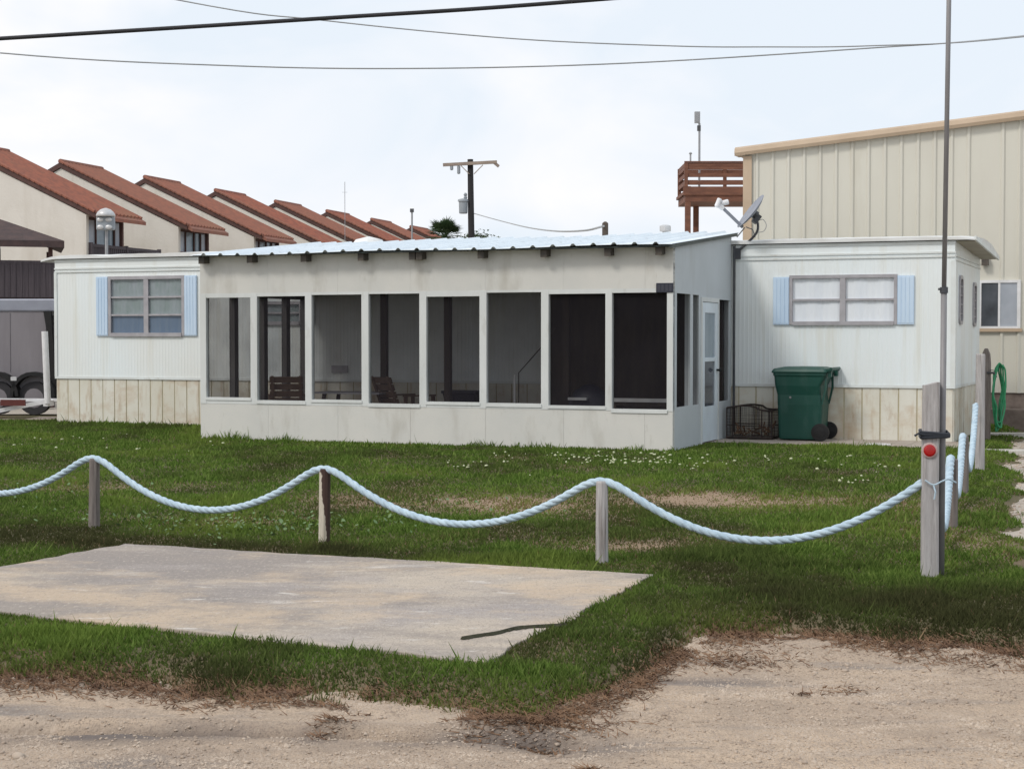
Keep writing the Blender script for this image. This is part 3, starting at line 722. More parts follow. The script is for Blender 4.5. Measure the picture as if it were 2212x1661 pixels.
# skirting of vertical boards with stained gaps
sk = MB(); gr = MB()
x = -HL + .012
while x < -.02:
    wdt = .278 if x > -9 else .262
    x1 = min(x + wdt, -.012); j = random.uniform(-.003, .003)
    sk.box(x + .011, x1 - .011, .005 + j, .03, random.uniform(-.05, -.03), HZ0 - .035)
    x = x1
y = .01
while y < HW - .05:
    sk.box(-.03, -.005 + random.uniform(-.003, .003), y + .012, min(y + .27, HW) - .012, -.05, HZ0 - .035)
    sk.box(-HL + .005, -HL + .03, y + .012, min(y + .27, HW) - .012, -.05, HZ0 - .035); y += .27
sk.build("skirting", 'skirt', home)
gr.box(-HL + .031, -.031, .012, .05, -.05, HZ0 - .03).box(-.05, -.032, .05, HW, -.05, HZ0 - .03).box(-HL + .032, -HL + .05, .05, HW, -.05, HZ0 - .03)
gr.build("skirting_backing", 'skirt_groove', home)
MB().box(-.12, .006, -.006, .012, -.05, HZ0 - .06).build("corner_board", 'corner_rust', home) if 'corner_rust' in M else None
tr = MB()
tr.box(-HL - .008, .012, -.018, -.0095, HZ0 - .03, HZ0 + .012).box(.0095, .018, -.018, HW, HZ0 - .03, HZ0 + .012)
for z in (2.815, 2.875):
    tr.box(-HL - .006, .010, -.020, -.0045, z, z + .028).box(.0045, .020, -.020, HW, z - .05, z - .022)
tr.box(-HL - .005, .008, -.015, -.0045, HZ1 - .05, HZ1 - .004)
tr.build("trim_band", 'trim_white', home)
MB().prism([(-.055, -.017), (.0165, -.017), (.0165, .05), (.0095, .05), (.0095, -.0095), (-.055, -.0095)], 'z', HZ0 + .0125, 2.76).build("corner_trim", 'trim_white', home)
MB().box(-HL - .012, -HL + .05, -.017, -.0095, HZ0 + .0125, 2.814).build("corner_trim", 'trim_white', home)
# roof: low arch membrane with rippled edge, and the hood past the end wall
def roof_strip():
    nx, ny = 140, 9; V = []
    for i in range(nx + 1):
        u = -HL - .27 + (HL + .27 + .30) * i / nx
        for j in range(ny + 1):
            t = j / ny; yy = -.07 + (HW + .14) * t
            arch = .10 * math.sin(math.pi * min(1, t * 1.0)) * (1 - .0)
            edge = .030 * (fbm(np.array([u * 1.9]), np.array([yy * 2.0]), 3)[0] - .5) * 2 * (1.0 if j < 2 else .5)
            drop = -.05 * max(0, (-HL + .1 - u) / .37) ** 2 - .03 * max(0, (u - .0) / .3) ** 2
            back = -.09 * t if u > -.2 else -.02 * t
            V.append((u, yy, HZ1 + .065 + arch + edge + drop + back))
    n = len(V); top = V; bot = [(a, b, min(HZ1 + .012 - (.09 * (b + .07) / HW if a > 0.0 else 0) - .05 * max(0, (-HL + .1 - a) / .37) ** 2, c - .02)) for a, b, c in V]
    idx = lambda i, j: i * (ny + 1) + j
    F = []
    for i in range(nx):
        for j in range(ny):
            F.append((idx(i, j), idx(i + 1, j), idx(i + 1, j + 1), idx(i, j + 1)))
            F.append((n + idx(i, j), n + idx(i, j + 1), n + idx(i + 1, j + 1), n + idx(i + 1, j)))
        F += [(idx(i, 0), n + idx(i, 0), n + idx(i + 1, 0), idx(i + 1, 0)), (idx(i, ny), idx(i + 1, ny), n + idx(i + 1, ny), n + idx(i, ny))]
    for j in range(ny):
        F += [(idx(0, j), idx(0, j + 1), n + idx(0, j + 1), n + idx(0, j)), (idx(nx, j), n + idx(nx, j), n + idx(nx, j + 1), idx(nx, j + 1))]
    return MB().add(top + bot, F)
roof = roof_strip().build("roof", 'membrane', home)
hood = MB().prism([(-.06, 3.06), (-.06, 3.125), (HW + .06, 2.985), (HW + .06, 2.92)], 'x', .285, .315)
hood.build("roof_fascia", 'trim_white', roof)
MB().prism([(.02, 3.045), (.02, 3.058), (HW, 2.945), (HW, 2.932)], 'x', .02, .284).build("soffit", 'soffit', roof)

def sash_window(parent, win, cols, rows, curtains, name="window", fm='alu', d=-.03, mull=.05, fw=.035):
    x0, x1, z0, z1 = win
    fr = MB()
    fr.box(x0 - .02, x0 + fw, d, .03, z0 - .02, z1 + .02).box(x1 - fw, x1 + .02, d, .03, z0 - .02, z1 + .02)
    fr.box(x0 + fw, x1 - fw, d, .03, z1 - fw, z1 + .02).box(x0 + fw, x1 - fw, d - .012, .03, z0 - .03, z0 + fw)
    xm = (x0 + x1) / 2
    cells = []
    edges = [x0 + fw, x1 - fw] if cols == 1 else [x0 + fw, xm - mull, xm + mull, x1 - fw]
    if cols == 2: fr.box(xm - mull, xm + mull, d + .006, .03, z0 + fw, z1 - fw)
    for c in range(cols):
        a, b = edges[2 * c], edges[2 * c + 1]; hz = (z1 - z0 - 2 * fw) / rows
        for r in range(rows):
            za, zb = z0 + fw + r * hz, z0 + fw + (r + 1) * hz
            if r: fr.box(a, b, d + .01, .028, za - .016, za + .016)
            cells.append((a, b, za + (.016 if r else 0), zb - (.016 if r < rows - 1 else 0), c, r))
    w_ = fr.build(name, fm, parent)
    for a, b, za, zb, c, r in cells:
        MB().add([(a, 0, za), (b, 0, za), (b, 0, zb), (a, 0, zb)], [(0, 1, 2, 3)]).build("pane", 'glass', w_)
    for k, (c0, c1, za, zb, m) in enumerate(curtains):
        cu = MB(); n = 60; X0 = x0 + fw + (x1 - x0 - 2 * fw) * c0; X1 = x0 + fw + (x1 - x0 - 2 * fw) * c1
        vs = []
        for i in range(n + 1):
            u = X0 + (X1 - X0) * i / n; yy = .020 + .0016 * math.sin(i * .9) + .005 * math.sin(i * .21 + k)
            vs += [(u, yy, z0 + (z1 - z0) * za), (u, yy, z0 + (z1 - z0) * zb)]
        cu.add(vs, [(2 * i, 2 * i + 2, 2 * i + 3, 2 * i + 1) for i in range(n)]); cu.build("curtain", m, w_)
    return w_
sash_window(home, WIN_L, 2, 3, [(0, .48, .34, 1, 'curtain_grey'), (.52, 1, .34, 1, 'curtain_grey'), (0, 1, 0, .36, 'curtain_blue')], fw=.04, mull=.05)
sash_window(home, WIN_R, 2, 2, [(0, .49, 0, 1, 'curtain'), (.51, 1, 0, 1, 'curtain')], fw=.03, mull=.045)
sash_window(home, WIN_B, 1, 2, [(0, 1, .0, 1, 'curtain_grey')])
def shutter(x0, x1, z0, z1):
    s = MB().box(x0, x1, -.034, -.0095, z0, z1)
    for i in range(4):
        u = x0 + (x1 - x0) * (i + .5) / 4; s.box(u - .024, u + .024, -.040, -.034, z0 + .02, z1 - .02)
    s.build("shutter", 'shutter', home)
shutter(-15.55, -15.295, 1.63, 2.725); shutter(-13.625, -13.37, 1.63, 2.725)
shutter(-2.775, -2.525, 1.80, 2.545); shutter(-.85, -.60, 1.80, 2.545); shutter(-11.19, -10.96, 1.84, 2.23)
for (y0, y1, z0, z1) in EW:     # narrow end windows with rounded corners
    def rr(e, dx):
        P = []; r = .10
        for cx, cz, a0 in ((y1 - r, z1 - r, 0), (y0 + r, z1 - r, 90), (y0 + r, z0 + r, 180), (y1 - r, z0 + r, 270)):
            for k in range(5):
                a = R(a0 + k * 22.5); P.append((cx + (r + e) * math.cos(a), cz + (r + e) * math.sin(a)))
        return P
    o_, i_ = rr(.03, 0), rr(-.025, 0); n = len(o_); fr = MB()
    vs = [(.03, *p) for p in o_] + [(.03, *p) for p in i_] + [(-.01, *p) for p in o_] + [(-.01, *p) for p in i_]
    F = []
    for i in range(n):
        j = (i + 1) % n; F += [(i, j, n + j, n + i), (i, 2 * n + i, 2 * n + j, j), (n + i, n + j, 3 * n + j, 3 * n + i)]
    fr.add(vs, F)
    for k in range(1, 5): fr.box(.012, .02, y0 + .02, y1 - .02, z0 + (z1 - z0) * k / 5 - .006, z0 + (z1 - z0) * k / 5 + .006)
    fw_ = fr.build("window", 'alu', home)
    MB().box(-.012, -.006, y0 - .01, y1 + .01, z0 - .01, z1 + .01).build("pane", 'glass_dark', fw_)
MB().box(-10.62, -10.3, -.02, -.0095, .98, 1.11).build("wall_vent", 'alu', home)
MB().tube([(-3.40, -.035, .10), (-3.40, -.035, 3.05)], .02).build("conduit", 'dish_dark', home)
mp_ = MB().tube([(-6.275, 2.1, 3.0), (-6.275, 2.1, 3.62)], .055, 10).tube([(-6.275, 2.1, 3.62), (-6.275, 2.1, 3.65)], [.055, .02], 10)
mp_.build("vent_pipe", 'dark_wood', home)
MB().lathe([(.05, 3.1), (.05, 3.45), (.10, 3.46), (.10, 3.55), (.06, 3.57)], 14, Matrix.Translation((-5.2, 2.2, 0))).build("roof_vent", 'alu_light', home)
MB().lathe([(.25, 3.12), (.25, 3.34), (.32, 3.35), (.25, 3.44), (.02, 3.50)], 16, Matrix.Translation((-11.0, 2.2, 0))).build("roof_vent", 'membrane', home)

# bare walk along the home
wk = MB()
for i in range(14):
    a = -3.44 + i * .265; wk.box(a, a + .264, -1.38 - random.uniform(-.10, .10), -.0, -.06, .020 + random.uniform(0, .004))
kind(wk.build("path", 'walk', None, bevel=.01), 'structure', "bare dirt walk along the skirting")
bpy.data.objects["path"].location = TRO; bpy.data.objects["path"].rotation_euler = (0, 0, PHI)

# ------------------------------------------------------------------ screened porch
porch = thing("screened_porch", "low white screened porch with a ribbed metal roof, built against the mobile home", "porch", PO, PHI)
PL_, PD = 7.73, 3.30
OPEN = [(-7.622, -6.816, .66, 2.222), (-6.70, -5.852, .625, 2.235), (-5.739, -4.883, .65, 2.25), (-4.765, -3.918, .605, 2.255),
        (-3.804, -2.944, .645, 2.205), (-2.834, -1.977, .64, 2.255), (-1.863, -.997, .62, 2.225), (-.900, -.087, .585, 2.232)]
fwall = MB()
xs = [-PL_]
seams = [-PL_ + 1.22 * k for k in range(7)] + [0]
for a, b in zip(seams, seams[1:]):            # plywood sheets with open joints
    fwall.box(a + .0008, b - .0008, 0, .012, 2.29, 2.868); fwall.box(a + .0015, b - .0015, 0, .012, -.06, .56)
fwall.box(-PL_, 0, .013, .09, 2.28, 2.86).box(-PL_, 0, .013, .09, -.06, .57)
fw_o = fwall.build("front_wall", 'porch_wall', porch)
st = MB(); prev = -PL_
for k, (a, b, z0, z1) in enumerate(OPEN):
    st.box(prev, a, -.006, .088, .5605, 2.2895); prev = b
    st.box(a, b, -.003, .086, .5605, z0).box(a, b, -.003, .086, z1, 2.2895)
st.box(prev, 0, -.006, .088, .5605, 2.2895)
st.build("stud", 'porch_trim', porch)
led = MB()
for k, (a, b, z0, z1) in enumerate(OPEN):
    led.box(a - .01, b + .01, -.016, -.0065, z0 - .045 - .01 * (k % 2), z0 - .004)
led.build("sill", 'porch_trim', porch)
for a, b, z0, z1 in OPEN:
    MB().add([(a - .02, .05, z0 - .02), (b + .02, .05, z0 - .02), (b + .02, .05, z1 + .02), (a - .02, .05, z1 + .02)], [(0, 1, 2, 3)]).build("screen", 'screen', porch)
# right side wall with door
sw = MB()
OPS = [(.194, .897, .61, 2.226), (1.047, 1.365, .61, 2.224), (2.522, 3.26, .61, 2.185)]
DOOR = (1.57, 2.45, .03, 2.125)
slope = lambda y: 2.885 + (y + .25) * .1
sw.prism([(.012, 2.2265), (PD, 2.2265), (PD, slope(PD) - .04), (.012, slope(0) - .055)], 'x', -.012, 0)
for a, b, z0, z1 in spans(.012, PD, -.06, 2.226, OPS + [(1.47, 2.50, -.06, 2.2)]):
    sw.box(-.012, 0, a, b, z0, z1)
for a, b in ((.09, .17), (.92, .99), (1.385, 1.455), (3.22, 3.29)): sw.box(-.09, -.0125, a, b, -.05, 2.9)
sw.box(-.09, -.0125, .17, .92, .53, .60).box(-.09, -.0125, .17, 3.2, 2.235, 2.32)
sw.build("side_wall", 'side_shaded_paint' if 'side_shaded_paint' in M else 'porch_wall', porch)
for a, b, z0, z1 in OPS:
    MB().add([(-.03, a - .01, z0 - .01), (-.03, b + .01, z0 - .01), (-.03, b + .01, z1 + .01), (-.03, a - .01, z1 + .01)], [(0, 1, 2, 3)]).build("screen", 'screen', porch)
df = MB().box(-.085, .012, 1.47, 1.555, -.04, 2.2).box(-.085, .012, 2.462, 2.52, -.04, 2.2).box(-.085, .012, 1.555, 2.462, 2.135, 2.2)
df.build("door_frame", 'porch_trim', porch)
dr = MB()
for a, b, z0, z1 in spans(1.565, 2.455, .03, 2.128, [(1.70, 2.31, .56, 1.235), (1.70, 2.31, 1.295, 1.97)]): dr.box(-.035, .004, a, b, z0, z1)
door = dr.build("door", 'door_white', porch, bevel=.004)
MB().box(-.022, -.016, 1.695, 2.315, .555, 1.24).build("pane", 'glass_dark', door)
MB().box(-.022, -.016, 1.695, 2.315, 1.29, 1.975).build("pane", 'door_glass' if 'door_glass' in M else 'glass_blue', door)
MB().lathe([(.016, 0), (.016, .04), (.034, .045), (.036, .07), (.02, .085)], 12, Matrix.Translation((.004, 2.395, 1.10)) @ Matrix.Rotation(R(90), 4, 'Y')).build("handle", 'black_rubber', door)
# left side: open bays between dark posts
lw = MB()
for a, b in ((.013, .10), (.86, .98), (1.80, 1.92), (2.55, 2.68), (3.2, 3.29)): lw.box(-PL_ + .002, -PL_ + .10, a, b, -.05, 2.86)
lw.box(-PL_ + .004, -PL_ + .06, .10, 3.2, 2.26, 2.60)
lw.build("side_post", 'bare_post', porch)
MB().prism([(.013, 2.605), (PD, 2.605), (PD, slope(PD) - .05), (.013, slope(0) - .06)], 'x', -PL_, -PL_ + .012).build("gable_panel", 'porch_wall', porch)
MB().add([(-PL_ + .03, .05, .1), (-PL_ + .03, 3.25, .1), (-PL_ + .03, 3.25, 2.6), (-PL_ + .03, .05, 2.6)], [(0, 1, 2, 3)]).build("screen", 'screen', porch)
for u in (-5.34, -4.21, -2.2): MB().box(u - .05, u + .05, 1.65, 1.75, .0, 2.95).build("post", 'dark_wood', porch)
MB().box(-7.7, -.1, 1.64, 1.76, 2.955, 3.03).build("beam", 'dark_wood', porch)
MB().box(-PL_ + .02, -.02, .1, PD - .01, -.08, .05).build("floor", 'foundation', porch)
# rafters and tails
RA = [-7.60, -6.73, -5.785, -4.811, -3.963, -3.849, -2.856, -1.878, -.915, -.163]
for u in RA:
    MB().prism([(-.17, slope(-.17) - .145), (-.17, slope(-.17) - .035), (PD, slope(PD) - .035), (PD, slope(PD) - .145)], 'x', u - .048, u + .048).build("rafter", 'rafter', porch)
# ribbed metal roof, 25 mm ribs every 305 mm
rf = MB(); vs = []; us = []
u = -7.76
prof = []
while u < .06:
    for t, z in ((0, 0), (.215, 0), (.245, .032), (.275, .032), (.305, 0)):
        if u + t <= .06 and (not prof or u + t > prof[-1][0] + 1e-4): prof.append((u + t, z))
    u += .305
prof.append((.06, 0))
NY = 7
for s in (0, -.006):
    for j in range(NY):
        yy = -.26 + (3.78) * j / (NY - 1)
        for (uu, z) in prof:
            sag = -.012 * math.sin(uu * 1.7) - .02 * (1 - (uu + 7.76) / 7.8)
            vs.append((uu, yy, slope(yy) + .012 + z + s + sag * .9))
n = len(prof); N2 = n * NY; F = []
for j in range(NY - 1):
    for i in range(n - 1):
        q = j * n + i; F += [(q, q + 1, q + n + 1, q + n), (N2 + q, N2 + q + n, N2 + q + n + 1, N2 + q + 1)]
for i in range(n - 1):
    F += [(i, N2 + i, N2 + i + 1, i + 1), ((NY - 1) * n + i, (NY - 1) * n + i + 1, N2 + (NY - 1) * n + i + 1, N2 + (NY - 1) * n + i)]
rf.add(vs, F)
pr = rf.build("roof", 'roof_metal', porch)
ed = MB().prism([(-.24, slope(-.24) - .045), (-.24, slope(-.24) + .004), (3.5, slope(3.5) + .004), (3.5, slope(3.5) - .045)], 'x', .018, .052)
ed.prism([(-.225, slope(-.225) - .026), (-.225, slope(-.225) - .012), (-.19, slope(-.19) - .012), (-.19, slope(-.19) - .026)], 'x', -7.72, .017)
ed.build("roof_edge", 'roof_edge', pr)
pq = thing("plaque", "small dark blue plaque above the last screen, at the porch corner", "plaque", PO + UX * -.118 + Vector((0, 0, 2.295)), PHI)
MB().box(-.125, .125, -.02, -.006, -.065, .068).build("plate", 'plaque', pq, bevel=.003)
mk = MB()
for i, u in enumerate((-.085, -.03, .03, .085)): mk.box(u - .018, u + .018, -.0225, -.0205, -.045, .045)
mk.build("plate_ribs", 'plaque_mark', pq)

def at(o, u, v_, z=0): return o + UX * u + UY * v_ + Vector((0, 0, z))
# things inside the porch
def slat_chair(label, loc, rz):
    c = thing("slatted_chair", label, "chair", loc, rz, "wooden chairs inside the porch")
    s = MB()
    for k in range(5): s.box(-.27, .27, -.30 + k * .125, -.20 + k * .125, .40, .425)
    s.build("seat", 'chair_wood', c)
    b = MB(); mt = Matrix.Translation((0, .32, .40)) @ Matrix.Rotation(R(-22), 4, 'X')
    for k in range(4): b.box(-.27, .27, 0, .022, .08 + k * .125, .18 + k * .125, mt)
    b.box(-.25, -.20, .023, .05, -.05, .58, mt).box(.20, .25, .023, .05, -.05, .58, mt)
    b.build("backrest", 'chair_wood', c)
    for sx in (-1, 1):
        MB().box(sx * .29 - .025, sx * .29 + .025, -.32, .30, .60, .625).build("armrest", 'chair_wood', c)
        for yy in (-.28, .26): MB().box(sx * .29 - .022, sx * .29 + .022, yy - .025, yy + .025, .0, .60).build("leg", 'chair_wood', c)
    return c
slat_chair("reddish slatted chair inside the porch behind the second screen from the left", at(PO, -7.05, 1.6, .05), PHI + R(205))
slat_chair("slatted chair facing the table inside the porch, behind the fourth screen", at(PO, -5.0, 1.9, .05), PHI + R(150))
tb = thing("patio_table", "low grey table between the two slatted chairs inside the porch", "table", at(PO, -5.85, 1.6, .05), PHI)
t_ = MB()
for k in range(6): t_.box(-.62, .62, -.33 + k * .11, -.235 + k * .11, .64, .665)
t_.build("tabletop", 'table_grey', tb)
for sx in (-.5, .5):
    for sy in (-.25, .25): MB().bar((sx, sy, 0), (sx * .8, sy, .64), .05).build("leg", 'dark_wood', tb)
bn = thing("storage_tub", "dark blue tub inside the porch, seen through the fifth screen", "tub", at(PO, -4.15, 2.2, .45), PHI)
MB().loft([[(sx * a, sy * b, z) for sx, sy in ((-1, -1), (1, -1), (1, 1), (-1, 1))] for a, b, z in ((.24, .18, 0), (.28, .22, .24), (.30, .24, .25), (.30, .24, .29))]).build("tub", 'plaque', bn)
MB().box(-.35, .35, -.26, .26, -.06, -.005).box(-.30, -.24, -.2, .2, -.40, -.06).box(.24, .30, -.2, .2, -.40, -.06).build("stand", 'dark_wood', bn)
gl_ = thing("covered_grill", "low grill under a dark blue cover inside the porch, behind the seventh screen", "grill", at(PO, -1.75, 1.5, .05), PHI)
MB().loft([[(r * math.cos(2 * math.pi * i / 14), .7 * r * math.sin(2 * math.pi * i / 14), z) for i in range(14)] for r, z in ((.34, .0), (.36, .35), (.33, .62), (.24, .74), (.10, .82), (.02, .84))]).build("cover", 'plaque', gl_, smooth=True)
MB().box(-.25, .05, -.30, -.22, .60, .64).build("handle", 'alu_light', gl_)
rl = thing("bench", "bench with a pale front rail inside the porch behind the last front screen", "bench", at(PO, -.74, .85, .05), PHI)
MB().box(-.46, .46, -.02, .02, .60, .655).build("front_rail", 'alu_light', rl); MB().box(-.46, .46, .02, .42, .55, .60).build("seat", 'dark_wood', rl)
for sx in (-.42, .42): MB().box(sx - .03, sx + .03, 0.02, .4, 0, .55).build("leg", 'dark_wood', rl)
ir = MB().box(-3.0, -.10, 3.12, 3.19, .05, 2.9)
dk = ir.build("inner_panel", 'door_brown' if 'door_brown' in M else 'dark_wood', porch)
sp_ = thing("leaning_stick", "dark stick leaning behind the sixth screen of the porch", "stick", at(PO, -2.92, 1.5, .05), PHI)
MB().tube([(0, 0, 0), (0, 0, 1.0), (.34, .1, 1.40), (.55, .15, 1.7)], .009).build("shaft", 'dark_wood', sp_)
tag(MB().tube([(0, 0, 0), (0, 0, .98)], .016).build("white_pipe", 'white_plastic', None, loc=at(PO, -2.97, 1.45, .05)), "thin white pipe standing inside the porch behind the sixth screen", "pipe")

# satellite dish
dish = thing("satellite_dish", "grey satellite dish on a bent pipe beside the porch roof end", "satellite dish", TRO, PHI)
cdish = Vector((-3.075, -.13, 3.55)); nd = Vector((-.70, -.36, .60)).normalized()
dm = Matrix.Translation(cdish) @ nd.to_track_quat('Z', 'Y').to_matrix().to_4x4() @ Matrix.Scale(1.12, 4)
MB().lathe([(.015, .0), (.10, .006), (.20, .025), (.275, .050), (.285, .054), (.287, .046), (.20, .014), (.10, -.006), (.015, -.012)], 28, dm).build("reflector", 'dish_grey', dish, smooth=True)
MB().lathe([(.06, -.06), (.06, -.014)], 10, dm).box(-.05, .05, -.10, .03, -.12, -.05, dm).build("bracket", 'dish_dark', dish)
low = Vector((-3.245, -.12, 3.335))
MB().bar(low, (-3.53, -.30, 3.64), .03, .045).build("arm", 'dish_grey', dish)
rc = MB().bar((-3.52, -.29, 3.62), (-3.60, -.35, 3.70), .07, .06)
rc.lathe([(.02, 0), (.042, .02), (.042, .12), (.03, .13)], 12, Matrix.Translation((-3.555, -.31, 3.70)) @ Vector((.72, .28, .2)).to_track_quat('Z', 'Y').to_matrix().to_4x4())
rc.lathe([(.02, 0), (.04, .02), (.04, .14), (.03, .15)], 12, Matrix.Translation((-3.61, -.36, 3.64)) @ Vector((.35, .1, .9)).to_track_quat('Z', 'Y').to_matrix().to_4x4())
rc.build("receiver", 'white_plastic', dish)
MB().tube(smooth_path([(-3.06, -.07, 3.46), (-3.02, -.05, 3.38), (-3.04, -.05, 3.25), (-3.16, -.04, 3.12), (-3.30, -.035, 3.0), (-3.345, -.03, 2.95)], 5), .02).build("mast", 'dish_dark', dish)
MB().tube([(-3.22, -.10, 3.33), (-3.36, -.03, 3.19)], .010).tube([(-3.2, -.1, 3.34), (-3.1, -.06, 3.30), (-3.06, -.05, 3.18)], .009).build("stay", 'galv', dish)
MB().box(-3.395, -3.30, -.05, -.022, 2.84, 3.01).build("mast_foot", 'dish_dark', dish)
MB().tube(smooth_path([(-3.02, -.06, 3.44), (-2.93, -.07, 3.45), (-2.88, -.07, 3.36), (-2.92, -.07, 3.27), (-3.02, -.06, 3.25)], 6), .005).build("cable", 'cable_grey', dish)

# wheelie bin
cart = thing("trash_cart", "dark green wheeled trash cart with a closed lid against the skirting", "trash cart", at(TRO, -2.19, -.37, .022), PHI)
def ring(x0, x1, hy, z, r=.05, k=3):
    P = []
    for cx, cy, a0 in ((x1 - r, hy - r, 0), (x0 + r, hy - r, 90), (x0 + r, -hy + r, 180), (x1 - r, -hy + r, 270)):
        for i in range(k + 1):
            a = R(a0 + 90 * i / k); P.append((cx + r * math.cos(a), cy + r * math.sin(a), z))
    return P
body = MB().loft([ring(-.355, .285, .26, .02), ring(-.36, .295, .265, .06), ring(-.375, .32, .29, .55), ring(-.38, .30, .292, .70), ring(-.41, .30, .32, .84), ring(-.42, .37, .33, .98), ring(-.435, .385, .345, 1.0), ring(-.435, .385, .345, 1.04)])
body.build("body", 'green_plastic', cart, smooth=False, bevel=.008)
lid = MB().loft([ring(-.455, .40, .355, 1.035), ring(-.46, .41, .36, 1.055), ring(-.43, .39, .335, 1.10), ring(-.30, .30, .24, 1.128), ring(-.05, .05, .06, 1.135, .02)])
lid.box(.33, .47, -.33, -.25, 1.06, 1.105).box(.33, .47, .25, .33, 1.06, 1.105)
lid_o = lid.build("lid", 'green_plastic', cart, bevel=.006)
MB().tube([(.46, -.34, 1.10), (.46, .34, 1.10)], .024, 10).box(.40, .455, -.30, -.22, .98, 1.09).box(.40, .455, .22, .30, .98, 1.09).build("handle", 'green_plastic', cart)
for s in (-1, 1): MB().prism([(.385, .98), (.385, .80), (.325, .55), (.30, .55), (.355, .80), (.355, .98)], 'y', s * .27 - .02, s * .27 + .02).build("brace", 'green_plastic', cart)
MB().lathe([(.012, -.36), (.012, .36)], 8, Matrix.Translation((.30, 0, .135)) @ Matrix.Rotation(R(90), 4, 'X')).build("axle", 'galv', cart)
for s in (-1, 1):
    wm = Matrix.Translation((.30, s * .33, .135)) @ Matrix.Rotation(R(90), 4, 'X')
    wh = MB().lathe([(.10, -.035), (.135, -.03), (.135, .03), (.10, .035)], 24, wm).build("wheel", 'black_rubber', cart)
    MB().lathe([(.03, -.045), (.075, -.04), (.085, -.037), (.085, .037), (.075, .04), (.03, .045)], 16, wm).build("hub", 'black_rubber', wh)
MB().lathe([(.018, 0), (.016, .004), (.006, .006)], 10, Matrix.Translation((-.17, -.293, .66)) @ Matrix.Rotation(R(90), 4, 'X')).build("emblem", 'pale_green' if 'pale_green' in M else 'galv', cart)

# wire trap
trap = thing("wire_trap", "rusty sagging wire mesh trap between porch and trash cart", "trap", at(TRO, -3.02, -.33, .022), PHI)
fr = MB(); tw = .355; td = .25
def topz(u): return .50 + .02 * math.cos(u * 9 + .6) - .03 * (u > .1) - .04 * max(0, u - .2)
rb = .011
for sy in (-td, td):
    fr.tube([(u, sy, topz(u)) for u in np.linspace(-tw, tw, 12)], rb * 1.4, 6).tube([(-tw, sy, .02), (tw, sy, .02)], rb, 6)
    fr.tube([(-tw, sy, .22), (tw, sy, .20)], rb * .6, 5)
    for u in (-tw, tw, -.26, .2): fr.tube([(u, sy, .02), (u, sy, topz(u))], rb, 6)
for u in (-tw, tw): fr.tube([(u, -td, .02), (u, td, .02)], rb, 6).tube([(u, -td, topz(u)), (u, td, topz(u))], rb, 6)
fr.build("frame", 'wire', trap)
ms = MB()
for sy in (-td, td):
    for u in np.arange(-tw + .045, tw, .05): ms.tube([(u, sy, .02), (u + random.uniform(-.012, .012), sy, topz(u))], .0032, 4)
    for z in np.arange(.06, .48, .05): ms.tube([(-tw, sy, z), (0, sy, z + random.uniform(-.02, .02)), (tw, sy, z)], .0032, 4)
for u in (-tw, tw, 0.05):
    for yy in np.arange(-td, td, .06): ms.tube([(u, yy, .02), (u, yy, topz(u))], .0032, 4)
ms.build("mesh", 'wire', trap)
MB().box(-tw, tw, -td, td, .012, .035).build("floor_board", 'dark_wood', trap)
jk = MB()
for k in range(26):
    p = Vector((random.uniform(-.3, .3), random.uniform(-.2, .2), random.uniform(.03, .18))); d = Vector((random.uniform(-1, 1), random.uniform(-1, 1), random.uniform(-.3, 1))).normalized()
    jk.bar(p, p + d * random.uniform(.08, .22), random.uniform(.008, .025))
jk.build("debris", 'dead_grass', trap)
fs = MB().loft([[(r * 1.9 * math.cos(2 * math.pi * i / 9 + .2), r * (1 + .15 * (i % 3)) * math.sin(2 * math.pi * i / 9), z) for i in range(9)] for r, z in ((.10, -.03), (.105, .02), (.09, .035))])
tag(fs.build("flat_stone", 'pale_stone', None, loc=at(TRO, -.95, -1.15, .005)), "pale flat stone in the grass before the right skirting", "stone")

# ------------------------------------------------------------------ rope fence
def round_post(name, label, cat, m, loc, h, r, group=None, lean=(0, 0), flat=1.0, n=12):
    o = thing(name, label, cat, loc, random.uniform(0, 6), group)
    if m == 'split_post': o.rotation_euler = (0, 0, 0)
    rg = []
    ph = random.random() * 6
    for k in range(9):
        t = k / 8; z = -.12 + (h + .12) * t
        rg.append([(lean[0] * t + r * (1 + .05 * math.sin(3 * a + ph) + .03 * math.sin(7 * a + t * 5)) * (1 - .06 * t) * math.cos(a), lean[1] * t + flat * r * (1 + .05 * math.sin(3 * a + ph)) * (1 - .06 * t) * math.sin(a), z) for a in [2 * math.pi * i / n for i in range(n)]])
    last = rg[-1]; rg.append([(lean[0] + (p[0] - lean[0]) * .86, lean[1] + (p[1] - lean[1]) * .86, h + .012) for p in last])
    MB().loft(rg).build("post", m, o, smooth=False)
    return o
FP = [(-5.60, 14.78), (-3.517, 13.707), (-1.457, 12.628), (.636, 11.537)]
round_post("fence_post", "dark grey short rope post left of the concrete slab corner", "fence post", 'dark_post', (*FP[1], 0), .575, .047, "short posts under the front rope", (.01, 0))
round_post("fence_post", "short rope post, half pale and half dark brown, behind the slab", "fence post", 'split_post', (*FP[2], 0), .575, .046, "short posts under the front rope", (.012, 0))
round_post("fence_post", "weathered grey short rope post near the right end of the slab", "fence post", 'grey_post', (*FP[3], 0), .575, .045, "short posts under the front rope")
round_post("fence_post", "short post holding the rope outside the picture's left edge", "fence post", 'dark_post', (*FP[0], 0), .575, .046, "short posts under the front rope")
SP = [(3.70, 13.707), (4.581, 16.531), (5.60, 19.65)]
round_post("fence_post", "nearest short post of the side rope, right behind the tall corner post", "fence post", 'dark_post', (*SP[0], 0), .57, .05, "short posts under the side rope")
round_post("fence_post", "farther short post of the side rope, between nearest short post and tall grey post", "fence post", 'dark_post', (*SP[1], 0), .59, .05, "short posts under the side rope")
